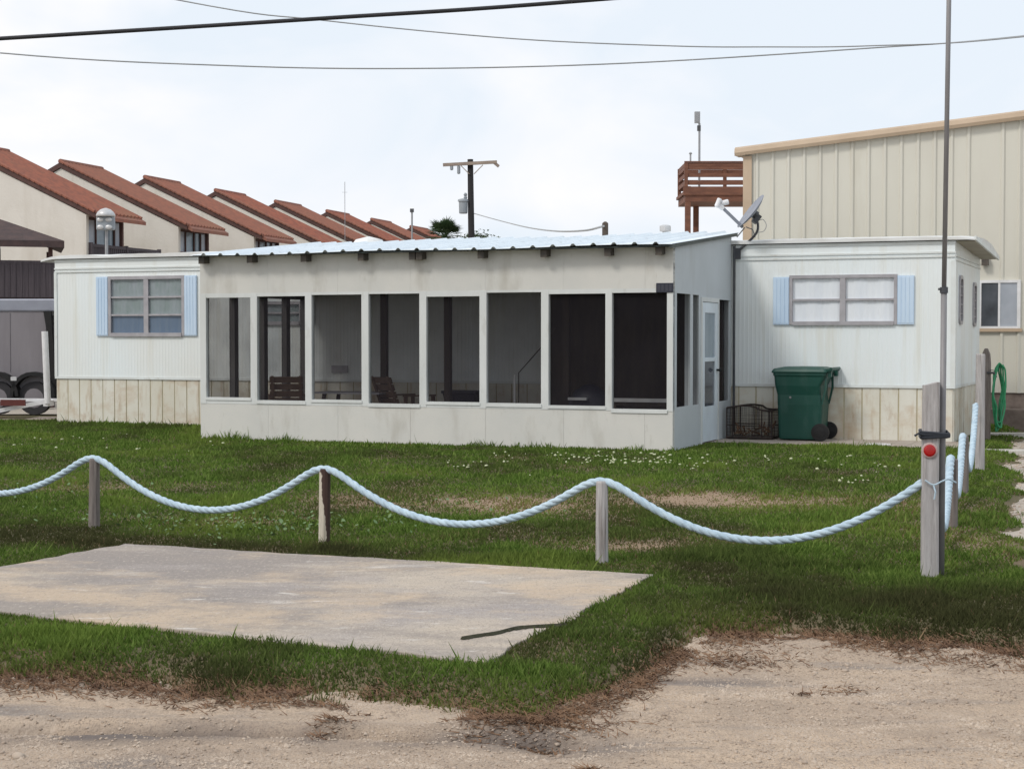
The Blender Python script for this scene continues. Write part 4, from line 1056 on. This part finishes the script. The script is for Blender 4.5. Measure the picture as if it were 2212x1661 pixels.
tp = round_post("tall_post", "tall weathered grey post at the far end of the side rope by the end wall", "post", 'grey_post', (SP[2][0] + .05, SP[2][1] + .06, 0), 1.39, .058)
CPX = Vector((2.79, 10.87, 0))
cpo = thing("corner_post", "tall weathered square corner post with a round red reflector", "post", CPX, R(-8))
cpm = MB(); rg = []
for k in range(10):
    t = k / 9; z = -.1 + 1.383 * t; hw = .056 - .003 * t
    P = []
    for cx, cy, a0 in ((hw - .016, hw - .016, 0), (-hw + .016, hw - .016, 90), (-hw + .016, -hw + .016, 180), (hw - .016, -hw + .016, 270)):
        for q in range(3):
            a = R(a0 + 45 * q); P.append((cx + .016 * math.cos(a) - .004 * math.sin(t * 3), cy + .016 * math.sin(a), z + (.02 * (cx > 0) if k == 9 else 0)))
    rg.append(P)
cpm.loft(rg).build("post", 'grey_post', cpo)
for u in (-.027, -.004, .022): pass
rfm = Matrix.Translation((-.014, -.057, .852)) @ Matrix.Rotation(R(90), 4, 'X')
rfl = MB().lathe([(.052, 0), (.052, .006), (.047, .009)], 24, rfm).build("reflector", 'reflector_rim', cpo)
MB().lathe([(.040, .0095), (.039, .014), (.028, .018), (.01, .0195)], 24, rfm).build("lens", 'reflector_red', rfl)
stp = MB()
P = [(-.068, -.066), (.112, -.066), (.112, .068), (-.068, .068)]
for k, z in enumerate((.935, .955, .972)):
    stp.tube([(*P[0], z), (*P[1], z + .012 - .012 * k), (*P[2], z), (*P[3], z + .006), (*P[0], z)], .011, 6)
stp.tube([(-.05, -.07, .955), (-.09, -.085, .965), (-.115, -.09, .950)], .008, 6)
stp.build("strap", 'strap', cpo)
pole = thing("metal_pole", "thin grey metal pole strapped to the corner post, rising past the picture's top", "pole", (2.875, 10.905, 0), 0)
MB().tube([(0, 0, -.1), (.004, 0, 1.9)], .0205, 14).build("lower_pipe", 'galv', pole, smooth=True)
MB().tube([(.004, 0, 1.9), (.035, 0, 5.2)], .0160, 14).build("upper_pipe", 'galv', pole, smooth=True)
MB().tube([(.004, 0, 1.895), (.004, 0, 1.935)], .027, 14).bar((.004, 0, 1.915), (-.035, -.012, 1.922), .014).build("coupling", 'dish_dark', pole)

def rope_path(anchors, lows):
    """sagging spans between anchors (centre of the rope on each post), rounded over the post tops"""
    pts = []
    for (A, B, lo) in zip(anchors, anchors[1:], lows):
        A, B = Vector(A), Vector(B); L = (B - A).length; n = int(L / .015)
        za, zb = A.z - lo, B.z - lo; f = math.sqrt(max(za, 1e-3)) / (math.sqrt(max(za, 1e-3)) + math.sqrt(max(zb, 1e-3)))
        for i in range(n):
            t = i / n; p = A.lerp(B, t)
            p.z = lo + (za * ((f - t) / f) ** 2 if t < f else zb * ((t - f) / (1 - f)) ** 2)
            pts.append(p)
    pts.append(Vector(anchors[-1]))
    Q = np.array([tuple(p) for p in pts])
    for _ in range(3):
        k = 7; pad = np.concatenate([np.repeat(Q[:1], k, 0), Q, np.repeat(Q[-1:], k, 0)])
        Q = np.stack([np.convolve(pad[:, c], np.ones(2 * k + 1) / (2 * k + 1), 'valid') for c in range(3)], -1)
    return [Vector(q) for q in Q]
def rope(name, label, path, R_=.030):
    mb = MB(); d = 0; rings = []; prev = None
    tw_ = 2 * math.pi / .21
    fr = []
    up = Vector((0, 0, 1))
    for i, p in enumerate(path):
        t = (path[min(i + 1, len(path) - 1)] - path[max(i - 1, 0)]).normalized()
        n = (up - t * up.dot(t)).normalized(); fr.append((p, n, t.cross(n), d))
        if i + 1 < len(path): d += (path[i + 1] - p).length
    for s in range(3):
        mb.tube([p + (n * math.cos(dd * tw_ + s * 2.0944) + b * math.sin(dd * tw_ + s * 2.0944)) * R_ * .36 for p, n, b, dd in fr], R_ * .68, 7)
    o = mb.build(name, 'rope', None, smooth=True)
    return tag(o, label, "rope")
TOPZ = .648
fa = [(-7.7, 15.86, TOPZ)] + [(*p, TOPZ) for p in FP] + [(2.80, 10.868, .682)]
rope("rope", "thick pale blue rope sagging along the front over the short posts", rope_path(fa, [.24, .235, .205, .215, .20]), .0285)
sa = [(2.835, 10.93, .66), (SP[0][0] - .015, SP[0][1], .64), (SP[1][0] - .015, SP[1][1], .66), (SP[2][0] - .03, SP[2][1] - .04, .84)]
rope("rope", "pale blue rope running back along the driveway from the tall corner post", rope_path(sa, [.17, .14, .15]), .036)
tw2 = MB()
tw2.tube(smooth_path([(2.735, 10.80, .655), (2.79, 10.795, .625), (2.85, 10.80, .65), (2.90, 10.83, .66), (2.955, 10.85, .635)], 5), .006, 6).tube([(2.79, 10.797, .625), (2.80, 10.78, .58), (2.795, 10.79, .53)], .006, 6)
tag(tw2.build("twine", 'rope', None), "thin pale twine tied round the tall corner post below the reflector", "twine")

# tap post and hose by the end wall
fp = thing("tap_post", "grey wooden post with a water tap beyond the tall side post", "post", (7.40, 25.5, 0), PHI)
MB().loft([[(sx * .07 * k, sy * .05, z) for sx, sy in ((-1, -1), (1, -1), (1, 1), (-1, 1))] for k, z in ((1, -.1), (1, 1.2), (.85, 1.34), (.3, 1.43))]).build("post", 'dark_post', fp, bevel=.008)
MB().tube([(-.12, -.08, -.05), (-.12, -.08, 1.1), (-.02, -.06, 1.12)], .03, 10).build("pipe", 'galv', fp, smooth=True)
tap_ = MB().tube([(.02, -.05, 1.05), (.14, -.09, 1.05), (.16, -.10, .98)], .018, 8)
tap_.lathe([(.03, 0), (.03, .012)], 10, Matrix.Translation((.09, -.08, 1.085))).build("tap", 'dish_dark', fp)
hs = MB(); pts = []
for k in range(4):
    r1, zb = .075 + .012 * k, .18 + .05 * (k % 3)
    for i in range(20):
        a = 2 * math.pi * i / 20 + math.pi / 2
        zz = .62 + math.sin(a) * (.52 if math.sin(a) > 0 else .66 - zb)
        pts.append((7.55 + .010 * k + r1 * math.cos(a) * (1 if math.sin(a) > 0 else .7) + .012 * math.sin(5 * a + k), 25.42 - .02 * (k % 4) + .03 * math.cos(a), zz + .02 * k))
hs.tube(smooth_path(pts, 2), .014, 7)
tag(hs.build("garden_hose", 'hose', None, smooth=True), "bright green garden hose hanging in coils beside the tap post", "hose")
k1 = MB().box(0, 5.0, -.10, .10, -.2, .05).build("kerb", 'kerb', None, bevel=.01, loc=(7.72, 26.6, 0)); k1.rotation_euler = (0, 0, R(-2)); kind(k1, 'structure', "pale kerb in front of the metal building")
k2 = MB().box(0, 4.0, -.16, .16, -.2, .012).build("kerb", 'kerb', None, bevel=.01, loc=(6.35, 23.2, 0)); k2.rotation_euler = (0, 0, R(-8)); kind(k2, 'structure', "narrow concrete strip crossing the side lawn")

# ------------------------------------------------------------------ metal building behind
BO = Vector((9.059, 30.021, 0))
bld = thing("metal_building", "large tan ribbed metal building with an orange-tan roof edge", "building", BO, PHI)
BX0, BX1, BD = -4.9, 9.0, 16.0
bz = lambda u: 5.13 + (u - BX0) * .083
BWIN = (-.457, .235, 1.765, 2.60)
mb = MB()
ribbed(mb, BX0, BX1, .585, 20, [BWIN], .305, .030, ztop=bz, flat=.70)
mb.box(BX0, BX0 + .01, .01, BD, .585, 5.12)
mb.build("wall", 'tan_metal', bld)
MB().box(BX0 + .02, BX1, .14, BD, .0, 5.05).build("core", 'interior', bld)
MB().box(BX0 + .01, BX1, .03, .139, -.1, .58).box(BX0 + .6, BX1, -.6, .029, -.1, .30).build("foundation", 'foundation', bld)
rk = MB()
prof_ = [(0, .0), (-.05, -.01), (-.075, .05), (-.06, .13), (0, .165), (.3, .17), (.3, 0)]
pa, pb = (BX0 - .16, bz(BX0 - .16)), (BX1, bz(BX1))
rk.add([(pa[0], -.075 + y, pa[1] + z) for y, z in prof_] + [(pb[0], -.075 + y, pb[1] + z) for y, z in prof_],
       [tuple(range(7)), tuple(range(7, 14))[::-1]] + [(i, (i + 1) % 7, 7 + (i + 1) % 7, 7 + i) for i in range(7)])
rk.build("rake_trim", 'tan_trim', bld)
MB().add([(BX0 - .16, .0, pa[1] + .16), (BX1, .0, pb[1] + .16), (BX1, BD, pb[1] + .16), (BX0 - .16, BD, pa[1] + .16), (BX0 - .16, .23, pa[1] + .02), (BX1, .23, pb[1] + .02), (BX1, BD, pb[1] + .02), (BX0 - .16, BD, pa[1] + .02)],
         [(0, 1, 2, 3), (4, 7, 6, 5), (0, 3, 7, 4), (1, 5, 6, 2), (3, 2, 6, 7), (0, 4, 5, 1)]).build("roof", 'tan_trim', bld)
MB().box(BX0 - .012, BX0 + .16, -.048, -.036, .585, bz(BX0) - .02).box(BX0 - .012, BX0 - .001, -.036, .2, .585, 5.08).build("corner_trim", 'tan_trim', bld)
bw = MB().box(BWIN[0] - .03, BWIN[0] + .03, -.05, .12, BWIN[2], BWIN[3]).box(BWIN[1] - .03, BWIN[1] + .03, -.05, .12, BWIN[2], BWIN[3])
bw.box(BWIN[0] - .03, BWIN[1] + .03, -.05, .12, BWIN[3], BWIN[3] + .05).box(BWIN[0] + .03, BWIN[1] - .03, -.05, .12, BWIN[2], BWIN[2] + .04).box(-.13, -.09, -.045, .1, BWIN[2] + .04, BWIN[3])
bwo = bw.build("window", 'white_plastic', bld)
MB().box(BWIN[0] - .06, BWIN[1] + .06, -.06, .1, BWIN[2] - .06, BWIN[2] - .001).build("sill", 'tan_trim', bwo)
MB().box(BWIN[0] + .03, -.13, -.03, -.02, BWIN[2] + .04, BWIN[3]).build("pane", 'glass_dark', bwo)
MB().box(-.09, BWIN[1] - .03, -.03, -.02, BWIN[2] + .04, BWIN[3]).build("pane", 'house_curtain', bwo)
MB().box(-.42, -.30, -.14, -.036, 2.92, 3.09).build("wall_lamp", 'rafter', bld)

# tall timber deck behind
DK = 66 / 46
def dkp(x, z): return x * DK, (z - 1.6) * DK + 1.6
deck = thing("timber_deck", "tall red-brown timber lookout deck beside the metal building", "deck", (7.0, 66, 0), 0)
zr, zf, zu = dkp(0, 6.494)[1], dkp(0, 5.833)[1], dkp(0, 5.393)[1]
for px, py in ((.08, 0), (.68, 2.4), (3.6, 0), (3.6, 2.4)): MB().box(px - .11, px + .11, py - .11, py + .11, -.2, zf).build("post", 'deck_wood', deck)
MB().box(-.04, 3.9, -.12, 2.6, zf - .62, zf - .35).box(-.12, 3.9, -.17, -.121, zf - .36, zf - .02).box(-.12, 3.9, -.121, 2.66, zf - .34, zf - .22).build("platform", 'deck_wood', deck)
rl_ = MB()
for px, py in ((.0, -.085), (.0, 2.55), (1.9, 2.55), (3.8, 2.55), (3.8, -.085)): rl_.box(px - .07, px + .07, py - .07, py + .07, zf - .3, zr)
for a, b, yy in ((zr - .16, zr, -.12), (zf + .05, zf + .22, -.12), (zf + .36, zf + .52, -.12), (zf + .66, zf + .80, -.12)):
    rl_.box(.071, 3.8, yy, yy + .05, a, b); rl_.box(.071, 3.8, 2.58, 2.63, a - .02, b - .02); rl_.box(-.05, .0, -.03, 2.48, a, b)
rl_.box(-.08, 3.9, -.16, -.121, zr + .001, zr + .05)
rl_.build("railing", 'deck_wood', deck)
ws = thing("weather_mast", "thin pale mast topped by a small grey box, above the timber deck", "mast", (5.35 * DK, 67.2, zf - .2), 0)
MB().tube([(0, 0, 0), (0, 0, dkp(0, 7.70)[1] - zf + .2)], .045, 8).build("mast", 'antenna', ws)
hb = dkp(0, 7.709)[1] - zf + .2
MB().box(-.20, .02, -.08, .08, hb, hb + .46).box(-.15, -.03, -.09, -.081, hb + .06, hb + .40).build("sensor_box", 'antenna', ws)
MB().box(-.09, .05, -.06, .06, hb - .32, hb - .10).build("clamp", 'dish_dark', ws)
tag(MB().tube([(0, 0, 0), (0, 0, .28)], .035, 8).lathe([(.05, .28), (.07, .31), (.03, .36)], 8).build("post_light", 'antenna', None, loc=(4.999 * DK, 65.9, zr + .05)), "small knob light on the near corner of the timber deck rail", "light")

# ------------------------------------------------------------------ townhouse row
TA = R(16.789)
TD = Vector((math.sin(TA), math.cos(TA), 0)); TP = Vector((math.cos(TA), -math.sin(TA), 0))
T1 = Vector((-21.546, 78.2, 0)); TZ = 9.96
def townhouse(n):
    where = ["cut by the picture's left edge", "with dark red balcony rail under its eave", "third from left in its row", "fourth from left, eave dipping behind porch roof", "fifth from left along the row", "sixth from left along the row", "seventh from left, low above the porch roof", "farthest in the row, beside the palm"][n]
    o = thing("townhouse", "red tiled townhouse roof over a cream wall, " + where, "townhouse", T1 + TD * (8 * (n - 1)), -TA, "townhouses in the row behind")
    # local x = TP (down the long roof), y = TD (along the row)
    dep, ex = 3.76, 6.22
    zroof = lambda x: TZ - (x * .466 if x > 0 else -x * .49)
    wl = MB()
    wl.prism([(-2.6, -.2), (-2.6, zroof(-2.6) - .30), (0, TZ - .30), (ex, zroof(ex) - .30), (ex, -.2)], 'y', .06, .26)
    wl.prism([(-2.6, -.2), (-2.6, zroof(-2.6) - .30), (0, TZ - .30), (5.8, zroof(5.8) - .30), (5.8, -.2)], 'y', .27, dep - .1)
    wl.build("wall", 'stucco', o)
    rm_ = MB()
    rm_.prism([(-2.9, zroof(-2.9) - .14), (-2.9, zroof(-2.9)), (0, TZ), (6.6, zroof(6.6)), (6.95, zroof(6.95) - .05), (6.95, zroof(6.95) - .2), (0, TZ - .15)], 'y', .05, dep)
    nt_ = int(dep / .30)
    for k in range(nt_ + 1):                        # rows of barrel tiles running down the slope
        yy = .06 + (dep - .1) * k / nt_
        rm_.tube([(-.02, yy, TZ + .02), (3.4, yy, zroof(3.4) + .015), (6.75, yy, zroof(6.75) + .01)], .085, 6)
    rm_.tube([(0, .0, TZ + .03), (0, dep, TZ + .03)], .12, 8)
    rf_ = rm_.build("roof", 'tile', o)
    MB().prism([(-2.9, zroof(-2.9) - .27), (-2.9, zroof(-2.9) - .02), (0, TZ - .02), (6.7, zroof(6.7) - .02), (6.7, zroof(6.7) - .24), (0, TZ - .27)], 'y', -.02, .049).build("rake_board", 'fascia_brown', rf_)
    tw_ = MB()
    nk = 26
    for k in range(nk):                              # edge tiles
        x = 6.7 * k / nk; tw_.tube([(x, -.03, zroof(x) + .05), (x + 6.7 / nk * .92, -.03, zroof(x + .25) + .03)], .075, 6)
    tw_.build("rake_tiles", 'tile', rf_)
    fm = ('red_paint' if n == 1 else 'brown_wood')
    bal = MB().box(5.8, ex + .12, .27, 6.2, 4.55, 4.75)
    bal.box(ex + .02, ex + .12, .3, 6.2, 5.42, 5.55).box(ex + .02, ex + .12, .3, 6.2, 4.76, 4.9)
    yy = .3
    while yy < 6.2: bal.box(ex + .05, ex + .09, yy, yy + .10, 4.9, 5.42); yy += .16
    for yy in (.3, 3.2, 6.1): bal.box(ex, ex + .14, yy - .07, yy + .07, 4.75, 5.6)
    bal.build("balcony", fm, o)
    MB().box(ex - .1, ex + .04, 2.9, 3.04, 4.75, zroof(ex) - .31).build("post", 'fascia_brown', o)
    wn = MB()
    for a, b in ((.5, .6), (1.35, 1.43), (2.2, 2.28), (2.85, 2.95), (3.45, 3.52)): wn.box(5.81, 5.90, a, b, 4.76, 6.6)
    wn.box(5.81, 5.90, .5, 3.52, 6.6, 6.7)
    wo_ = wn.build("window", 'fascia_brown', o)
    for a, b, m in ((.6, 1.35, 'house_curtain'), (1.43, 2.2, 'glass_blue'), (2.28, 2.85, 'glass_blue'), (2.95, 3.45, 'house_curtain')):
        MB().box(5.815, 5.84, a, b, 4.76, 6.6).build("pane", m, wo_)
    return o
for n in range(8): townhouse(n)
lamp = thing("domed_lamp", "white domed lamp head with four pale lenses before the first townhouse", "lamp", (-14.88, 60, 0), 0)
MB().tube([(0, .1, -.2), (0, .1, 5.6)], .06, 8).build("pole", 'antenna', lamp)
MB().lathe([(.34, 6.02), (.36, 6.06), (.30, 6.18), (.18, 6.28), (.04, 6.33)], 16).build("dome", 'alu_light', lamp, smooth=True)
MB().box(-.33, .33, -.12, .12, 5.52, 6.02).build("housing", 'transformer', lamp, bevel=.05)
for sx in (-.17, .14):
    for z in (5.63, 5.90): MB().lathe([(.13, 0), (.12, .03), (.05, .05)], 12, Matrix.Translation((sx, -.12, z)) @ Matrix.Rotation(R(90), 4, 'X') @ Matrix.Diagonal((1, .65, 1, 1))).build("lens", 'alu_light', lamp)

# dark brown raised house at left
bh = thing("raised_house", "dark brown raised house with a hipped roof and boarded deck", "house", (-11.75, 42, 0), R(17))
ze = 4.06; pit = .40; run = 2.9
bv = [(.25, -.3, ze), (-9, -.3, ze), (-9, -.3 + run, ze + run * pit), (.25 - run, -.3 + run, ze + run * pit), (.25, -.3 + run, ze)]
MB().add(bv + [(x, y, z - .17) for x, y, z in bv], [(0, 3, 2, 1), (0, 4, 3), (5, 6, 7, 8), (5, 8, 9), (0, 1, 6, 5), (1, 2, 7, 6), (2, 3, 8, 7), (3, 4, 9, 8), (4, 0, 5, 9)]).build("roof", 'brown_shingle', bh)
MB().box(-8.9, -1.32, .35, 2.5, 2.75, 3.95).build("wall", 'fascia_brown', bh)
MB().box(-8.9, .0, .02, 2.5, 2.55, 2.74).build("deck_floor", 'brown_wood', bh)
for px, py in ((-.03, .05), (-.03, 2.3)): MB().box(px - .11, px, py - .05, py + .05, -.2, 3.9).build("post", 'fascia_brown', bh)
rb_ = MB().box(-8.9, .02, -.06, .0, 3.48, 3.56).box(-8.9, 0, -.018, -.004, 2.62, 3.48)
x = -8.9
while x < .0: rb_.box(x, x + .137, -.05, -.02, 2.62, 3.48); x += .145
rb_.build("railing", 'brown_wood', bh)
MB().box(-8.9, -.2, 1.5, 1.6, -.2, 2.54).box(-8.9, -.2, .02, .1, 2.05, 2.40).build("under_wall", 'brown_wood', bh)
for px in (-.1, -3.0, -6.0): MB().box(px - .1, px + .1, .12, .30, -.2, 2.54).build("stilt", 'brown_wood', bh)

# enclosed cargo trailer
cg = thing("cargo_trailer", "grey enclosed cargo trailer with rounded fenders at far left", "trailer", (-9.55, 33.5, 0), R(-3))
cb = MB(); cb.loft([[(x, y, z) for x, y in ((-4.6, 0), (0, 0), (0, 2.0), (-4.6, 2.0))] for z in (.42, 2.13)])
cb.build("body", 'trailer_grey', cg)
MB().loft([[(x, y, z) for x, y in ((-4.63, -.03), (.9, -.03), (.9, 2.03), (-4.63, 2.03))] for z in (2.131, 2.39)]).build("roof", 'trailer_roof', cg, bevel=.03)
gp = MB()
for u in (-.75, -1.5, -2.25, -3.0): gp.box(u - .006, u + .006, -.012, -.001, .9, 2.1)
gp.build("seam", 'trailer_grey', cg)
MB().box(.004, .9, .35, 2.0, .35, 2.13).build("rear_body", 'trailer_grey', cg)
MB().box(.001, .9, .28, .349, 2.05, 2.129).box(.10, .14, .28, .349, .4, 2.049).build("door_edge", 'alu_light', cg)
MB().prism([(-.02, 2.13), (.14, 2.13), (.16, 1.7), (.24, .5), (.14, .5), (.05, 1.7)], 'y', -.09, -.02).build("gasket", 'black_rubber', cg)
for wx_ in (-.98, -.22):
    wm = Matrix.Translation((wx_, -.02, .36)) @ Matrix.Rotation(R(90), 4, 'X')
    wh = MB().lathe([(.20, -.09), (.34, -.08), (.34, .08), (.20, .09)], 24, wm).build("wheel", 'dusty_tyre', cg)
    MB().lathe([(.04, .05), (.17, .06), (.19, .085), (.20, .095)], 16, wm).build("rim", 'trailer_grey', wh)
    fe = MB()
    vs = []
    for k in range(13):
        a = math.pi * k / 12; vs += [(wx_ + .40 * math.cos(a), -.01, .40 + .42 * math.sin(a)), (wx_ + .40 * math.cos(a), -.22, .40 + .42 * math.sin(a)), (wx_ + .47 * math.cos(a), -.22, .40 + .50 * math.sin(a)), (wx_ + .47 * math.cos(a), -.01, .40 + .50 * math.sin(a))]
    fe.loft([vs[4 * i:4 * i + 4] for i in range(13)]).build("fender", 'black_rubber', cg)
MB().box(-.66, -.54, -.23, -.2, .72, .80).build("marker_lamp", 'alu_light', cg)
MB().box(-4.6, .9, -.1, 1.9, .28, .419).build("chassis", 'black_rubber', cg)

# low boat trailer with white guide post
bt = thing("boat_trailer", "low white boat trailer with an upright white guide post", "boat trailer", (-9.10, 32.1, 0), R(-4))
MB().box(-3.5, -1.0, -.05, .05, .12, .20).box(-1.6, .4, .25, .35, .33, .39).bar((-1.0, 0, .16), (-.1, .2, .34), .08).box(-.1, 0, -.05, .3, .25, .36).build("frame", 'white_plastic', bt)
MB().box(-.95, -.45, -.09, -.051, .26, .38).build("tail_lamp", 'red_paint', bt)
MB().tube([(-.02, -.02, .30), (-.07, -.02, 1.72)], .062, 12).build("guide_post", 'white_plastic', bt)
for wx_ in (-1.75,):
    wm = Matrix.Translation((wx_, -.12, .26)) @ Matrix.Rotation(R(90), 4, 'X')
    MB().lathe([(.12, -.07), (.25, -.06), (.25, .06), (.12, .07)], 20, wm).build("wheel", 'black_rubber', bt)
MB().box(-2.1, -1.4, -.22, 0, .53, .57).build("fender", 'alu_light', bt)

# ------------------------------------------------------------------ utility pole, wires, masts, palm
up = thing("utility_pole", "dark utility pole with a wooden crossarm and grey transformer", "utility pole", (-1.72, 70, 0), 0)
MB().tube([(.06, 0, -.2), (-.06, 0, 9.19)], [.17, .125], 12).build("pole", 'pole_black', up, smooth=True)
MB().bar((-1.22, -.14, 8.94), (1.08, -.16, 9.06), .15, .13).bar((.94, -.16, 9.05), (1.16, -.16, 8.87), .12, .12).build("crossarm", 'crossarm', up)
for s in (-1, 1): MB().bar((s * .10, -.16, 8.55), (s * .48, -.2, 8.93), .05, .03).build("brace", 'crossarm', up)
for px, h_ in ((-.85, .16), (-.55, .32)): MB().lathe([(.03, 0), (.07, -.02), (.07, -h_), (.03, -h_ - .03)], 10, Matrix.Translation((px, -.15, 8.90))).build("insulator", 'transformer', up)
MB().lathe([(.16, 6.88), (.18, 6.92), (.19, 7.38), (.24, 7.40), (.22, 7.48), (.06, 7.52)], 16, Matrix.Translation((-.36, -.05, 0))).build("transformer", 'transformer', up)
MB().lathe([(.06, 7.50), (.08, 7.56), (.05, 7.62), (.08, 7.68), (.04, 7.76)], 10, Matrix.Translation((-.27, -.05, 0))).build("bushing", 'transformer', up)
def cable(name, label, pts, r, m, n=6):
    return tag(MB().tube(smooth_path(pts, 8), r, n).build(name, m, None, smooth=True), label, "cable")
cable("service_cable", "thin service cable dipping from the utility pole toward the home's roof pipe", [(-1.62, 69.9, 6.88), (-.44, 60, 5.87), (.49, 51, 5.02), (1.118, 42, 4.323), (1.483, 34, 3.815), (1.62, 28.9, 3.56)], .02, 'cable_grey')
cable("overhead_cable", "thick black overhead cable crossing the upper left corner", [(-14, 13, 3.4), (-9, 13, 3.67), (-4.05, 13, 3.961), (-1.486, 13, 4.12), (.6733, 13, 4.267), (6, 13, 4.72), (14, 13, 5.5)], .0165, 'cable_black', 8)
cable("overhead_cable", "upper thin grey cable, dropping from the top edge toward the right", [(-14, 16, 8.2), (-8, 16, 5.85), (-3.27, 16, 4.882), (-1.829, 16, 4.681), (0, 16, 4.506), (1.578, 16, 4.434), (2.479, 16, 4.425), (3.493, 16, 4.436), (4.985, 16, 4.524), (9, 16, 5.0), (15, 16, 6.3)], .0062, 'cable_grey')
cable("overhead_cable", "lower thin grey cable spanning the whole width of the sky", [(-15, 17, 6.1), (-9, 17, 4.95), (-5.298, 17, 4.54), (-2.903, 17, 4.408), (-.987, 17, 4.380), (1.198, 17, 4.435), (3.712, 17, 4.59), (5.296, 17, 4.715), (9, 17, 5.15), (15, 17, 6.2)], .0072, 'cable_grey')
tag(MB().tube([(0, 0, -.2), (0, 0, 10.6)], .018, 6).bar((-.16, 0, 10.0), (.16, 0, 10.0), .014).build("antenna_mast", 'antenna', None, loc=(-9.69, 95, 0)), "very thin tall antenna above the middle of the townhouse row", "antenna")
am2 = thing("lamp_mast", "short thin mast with a small head near the last townhouses", "mast", (-5.80, 95, 0), 0)
MB().tube([(0, 0, -.2), (0, 0, 8.85)], .055, 6).build("mast", 'antenna', am2); MB().box(-.11, .11, -.1, .1, 8.85, 9.05).build("head", 'dish_dark', am2)
pt_ = thing("palm_tree", "green fan palm showing above the porch roof beside the utility pole", "palm tree", (-3.9, 94, 0), 0)
MB().tube([(0, 0, -.2), (.1, 0, 3), (.0, 0, 7.3)], [.24, .19, .17], 10).build("trunk", 'palm_trunk', pt_)
cr = MB(); random.seed(5)
for k in range(46):
    az = random.uniform(0, 6.283); el = random.uniform(-.55, 1.35); L1 = random.uniform(.75, 1.05)
    dirn = Vector((math.cos(az) * math.cos(el), math.sin(az) * math.cos(el), math.sin(el)))
    tip = Vector((0, 0, 7.35)) + dirn * L1 * .62
    side = dirn.cross(Vector((0, 0, 1))).normalized(); nrm = side.cross(dirn)
    for j in range(15):
        a = R(-78 + 156 * j / 14) + random.uniform(-.05, .05); ld = (dirn * math.cos(a) + side * math.sin(a)).normalized()
        l = .78 * (.75 + .25 * math.cos(a)) * random.uniform(.85, 1.1); pv = ld.cross(nrm).normalized() * .042
        e = tip + ld * l + Vector((0, 0, -.12 * l))
        m_ = tip + ld * l * .5
        cr.add([tip - pv * .3, tip + pv * .3, m_ + pv, e, m_ - pv], [(0, 1, 2, 4), (4, 2, 3)])
    cr.bar((0, 0, 7.3), tip, .03)
cr.build("crown", 'palm_leaf', pt_)
sh = MB(); 
for k in range(420):
    p = Vector((random.gauss(1.9, .5), random.gauss(0, .5), 7.35 + random.gauss(0, .18))); q = Vector((random.uniform(-1, 1), random.uniform(-1, 1), random.uniform(-.5, 1))).normalized() * .16
    s_ = q.cross(Vector((random.random(), random.random(), random.random()))).normalized() * .05
    sh.add([p - s_, p + s_, p + q], [(0, 1, 2)])
bt2 = thing("tree", "dark leafy tree top low between palm and utility pole", "tree", (-3.9, 96, 0), 0)
sh.build("crown", 'palm_leaf', bt2); MB().tube([(1.9, 0, -.2), (1.85, 0, 4), (1.9, 0, 7.2)], [.2, .15, .05], 8).tube([(1.85, 0, 4), (1.6, 0.1, 7.2)], [.1, .03], 6).tube([(1.86, 0, 4.6), (2.3, -.1, 7.2)], [.1, .03], 6).build("trunk", 'palm_trunk', bt2)
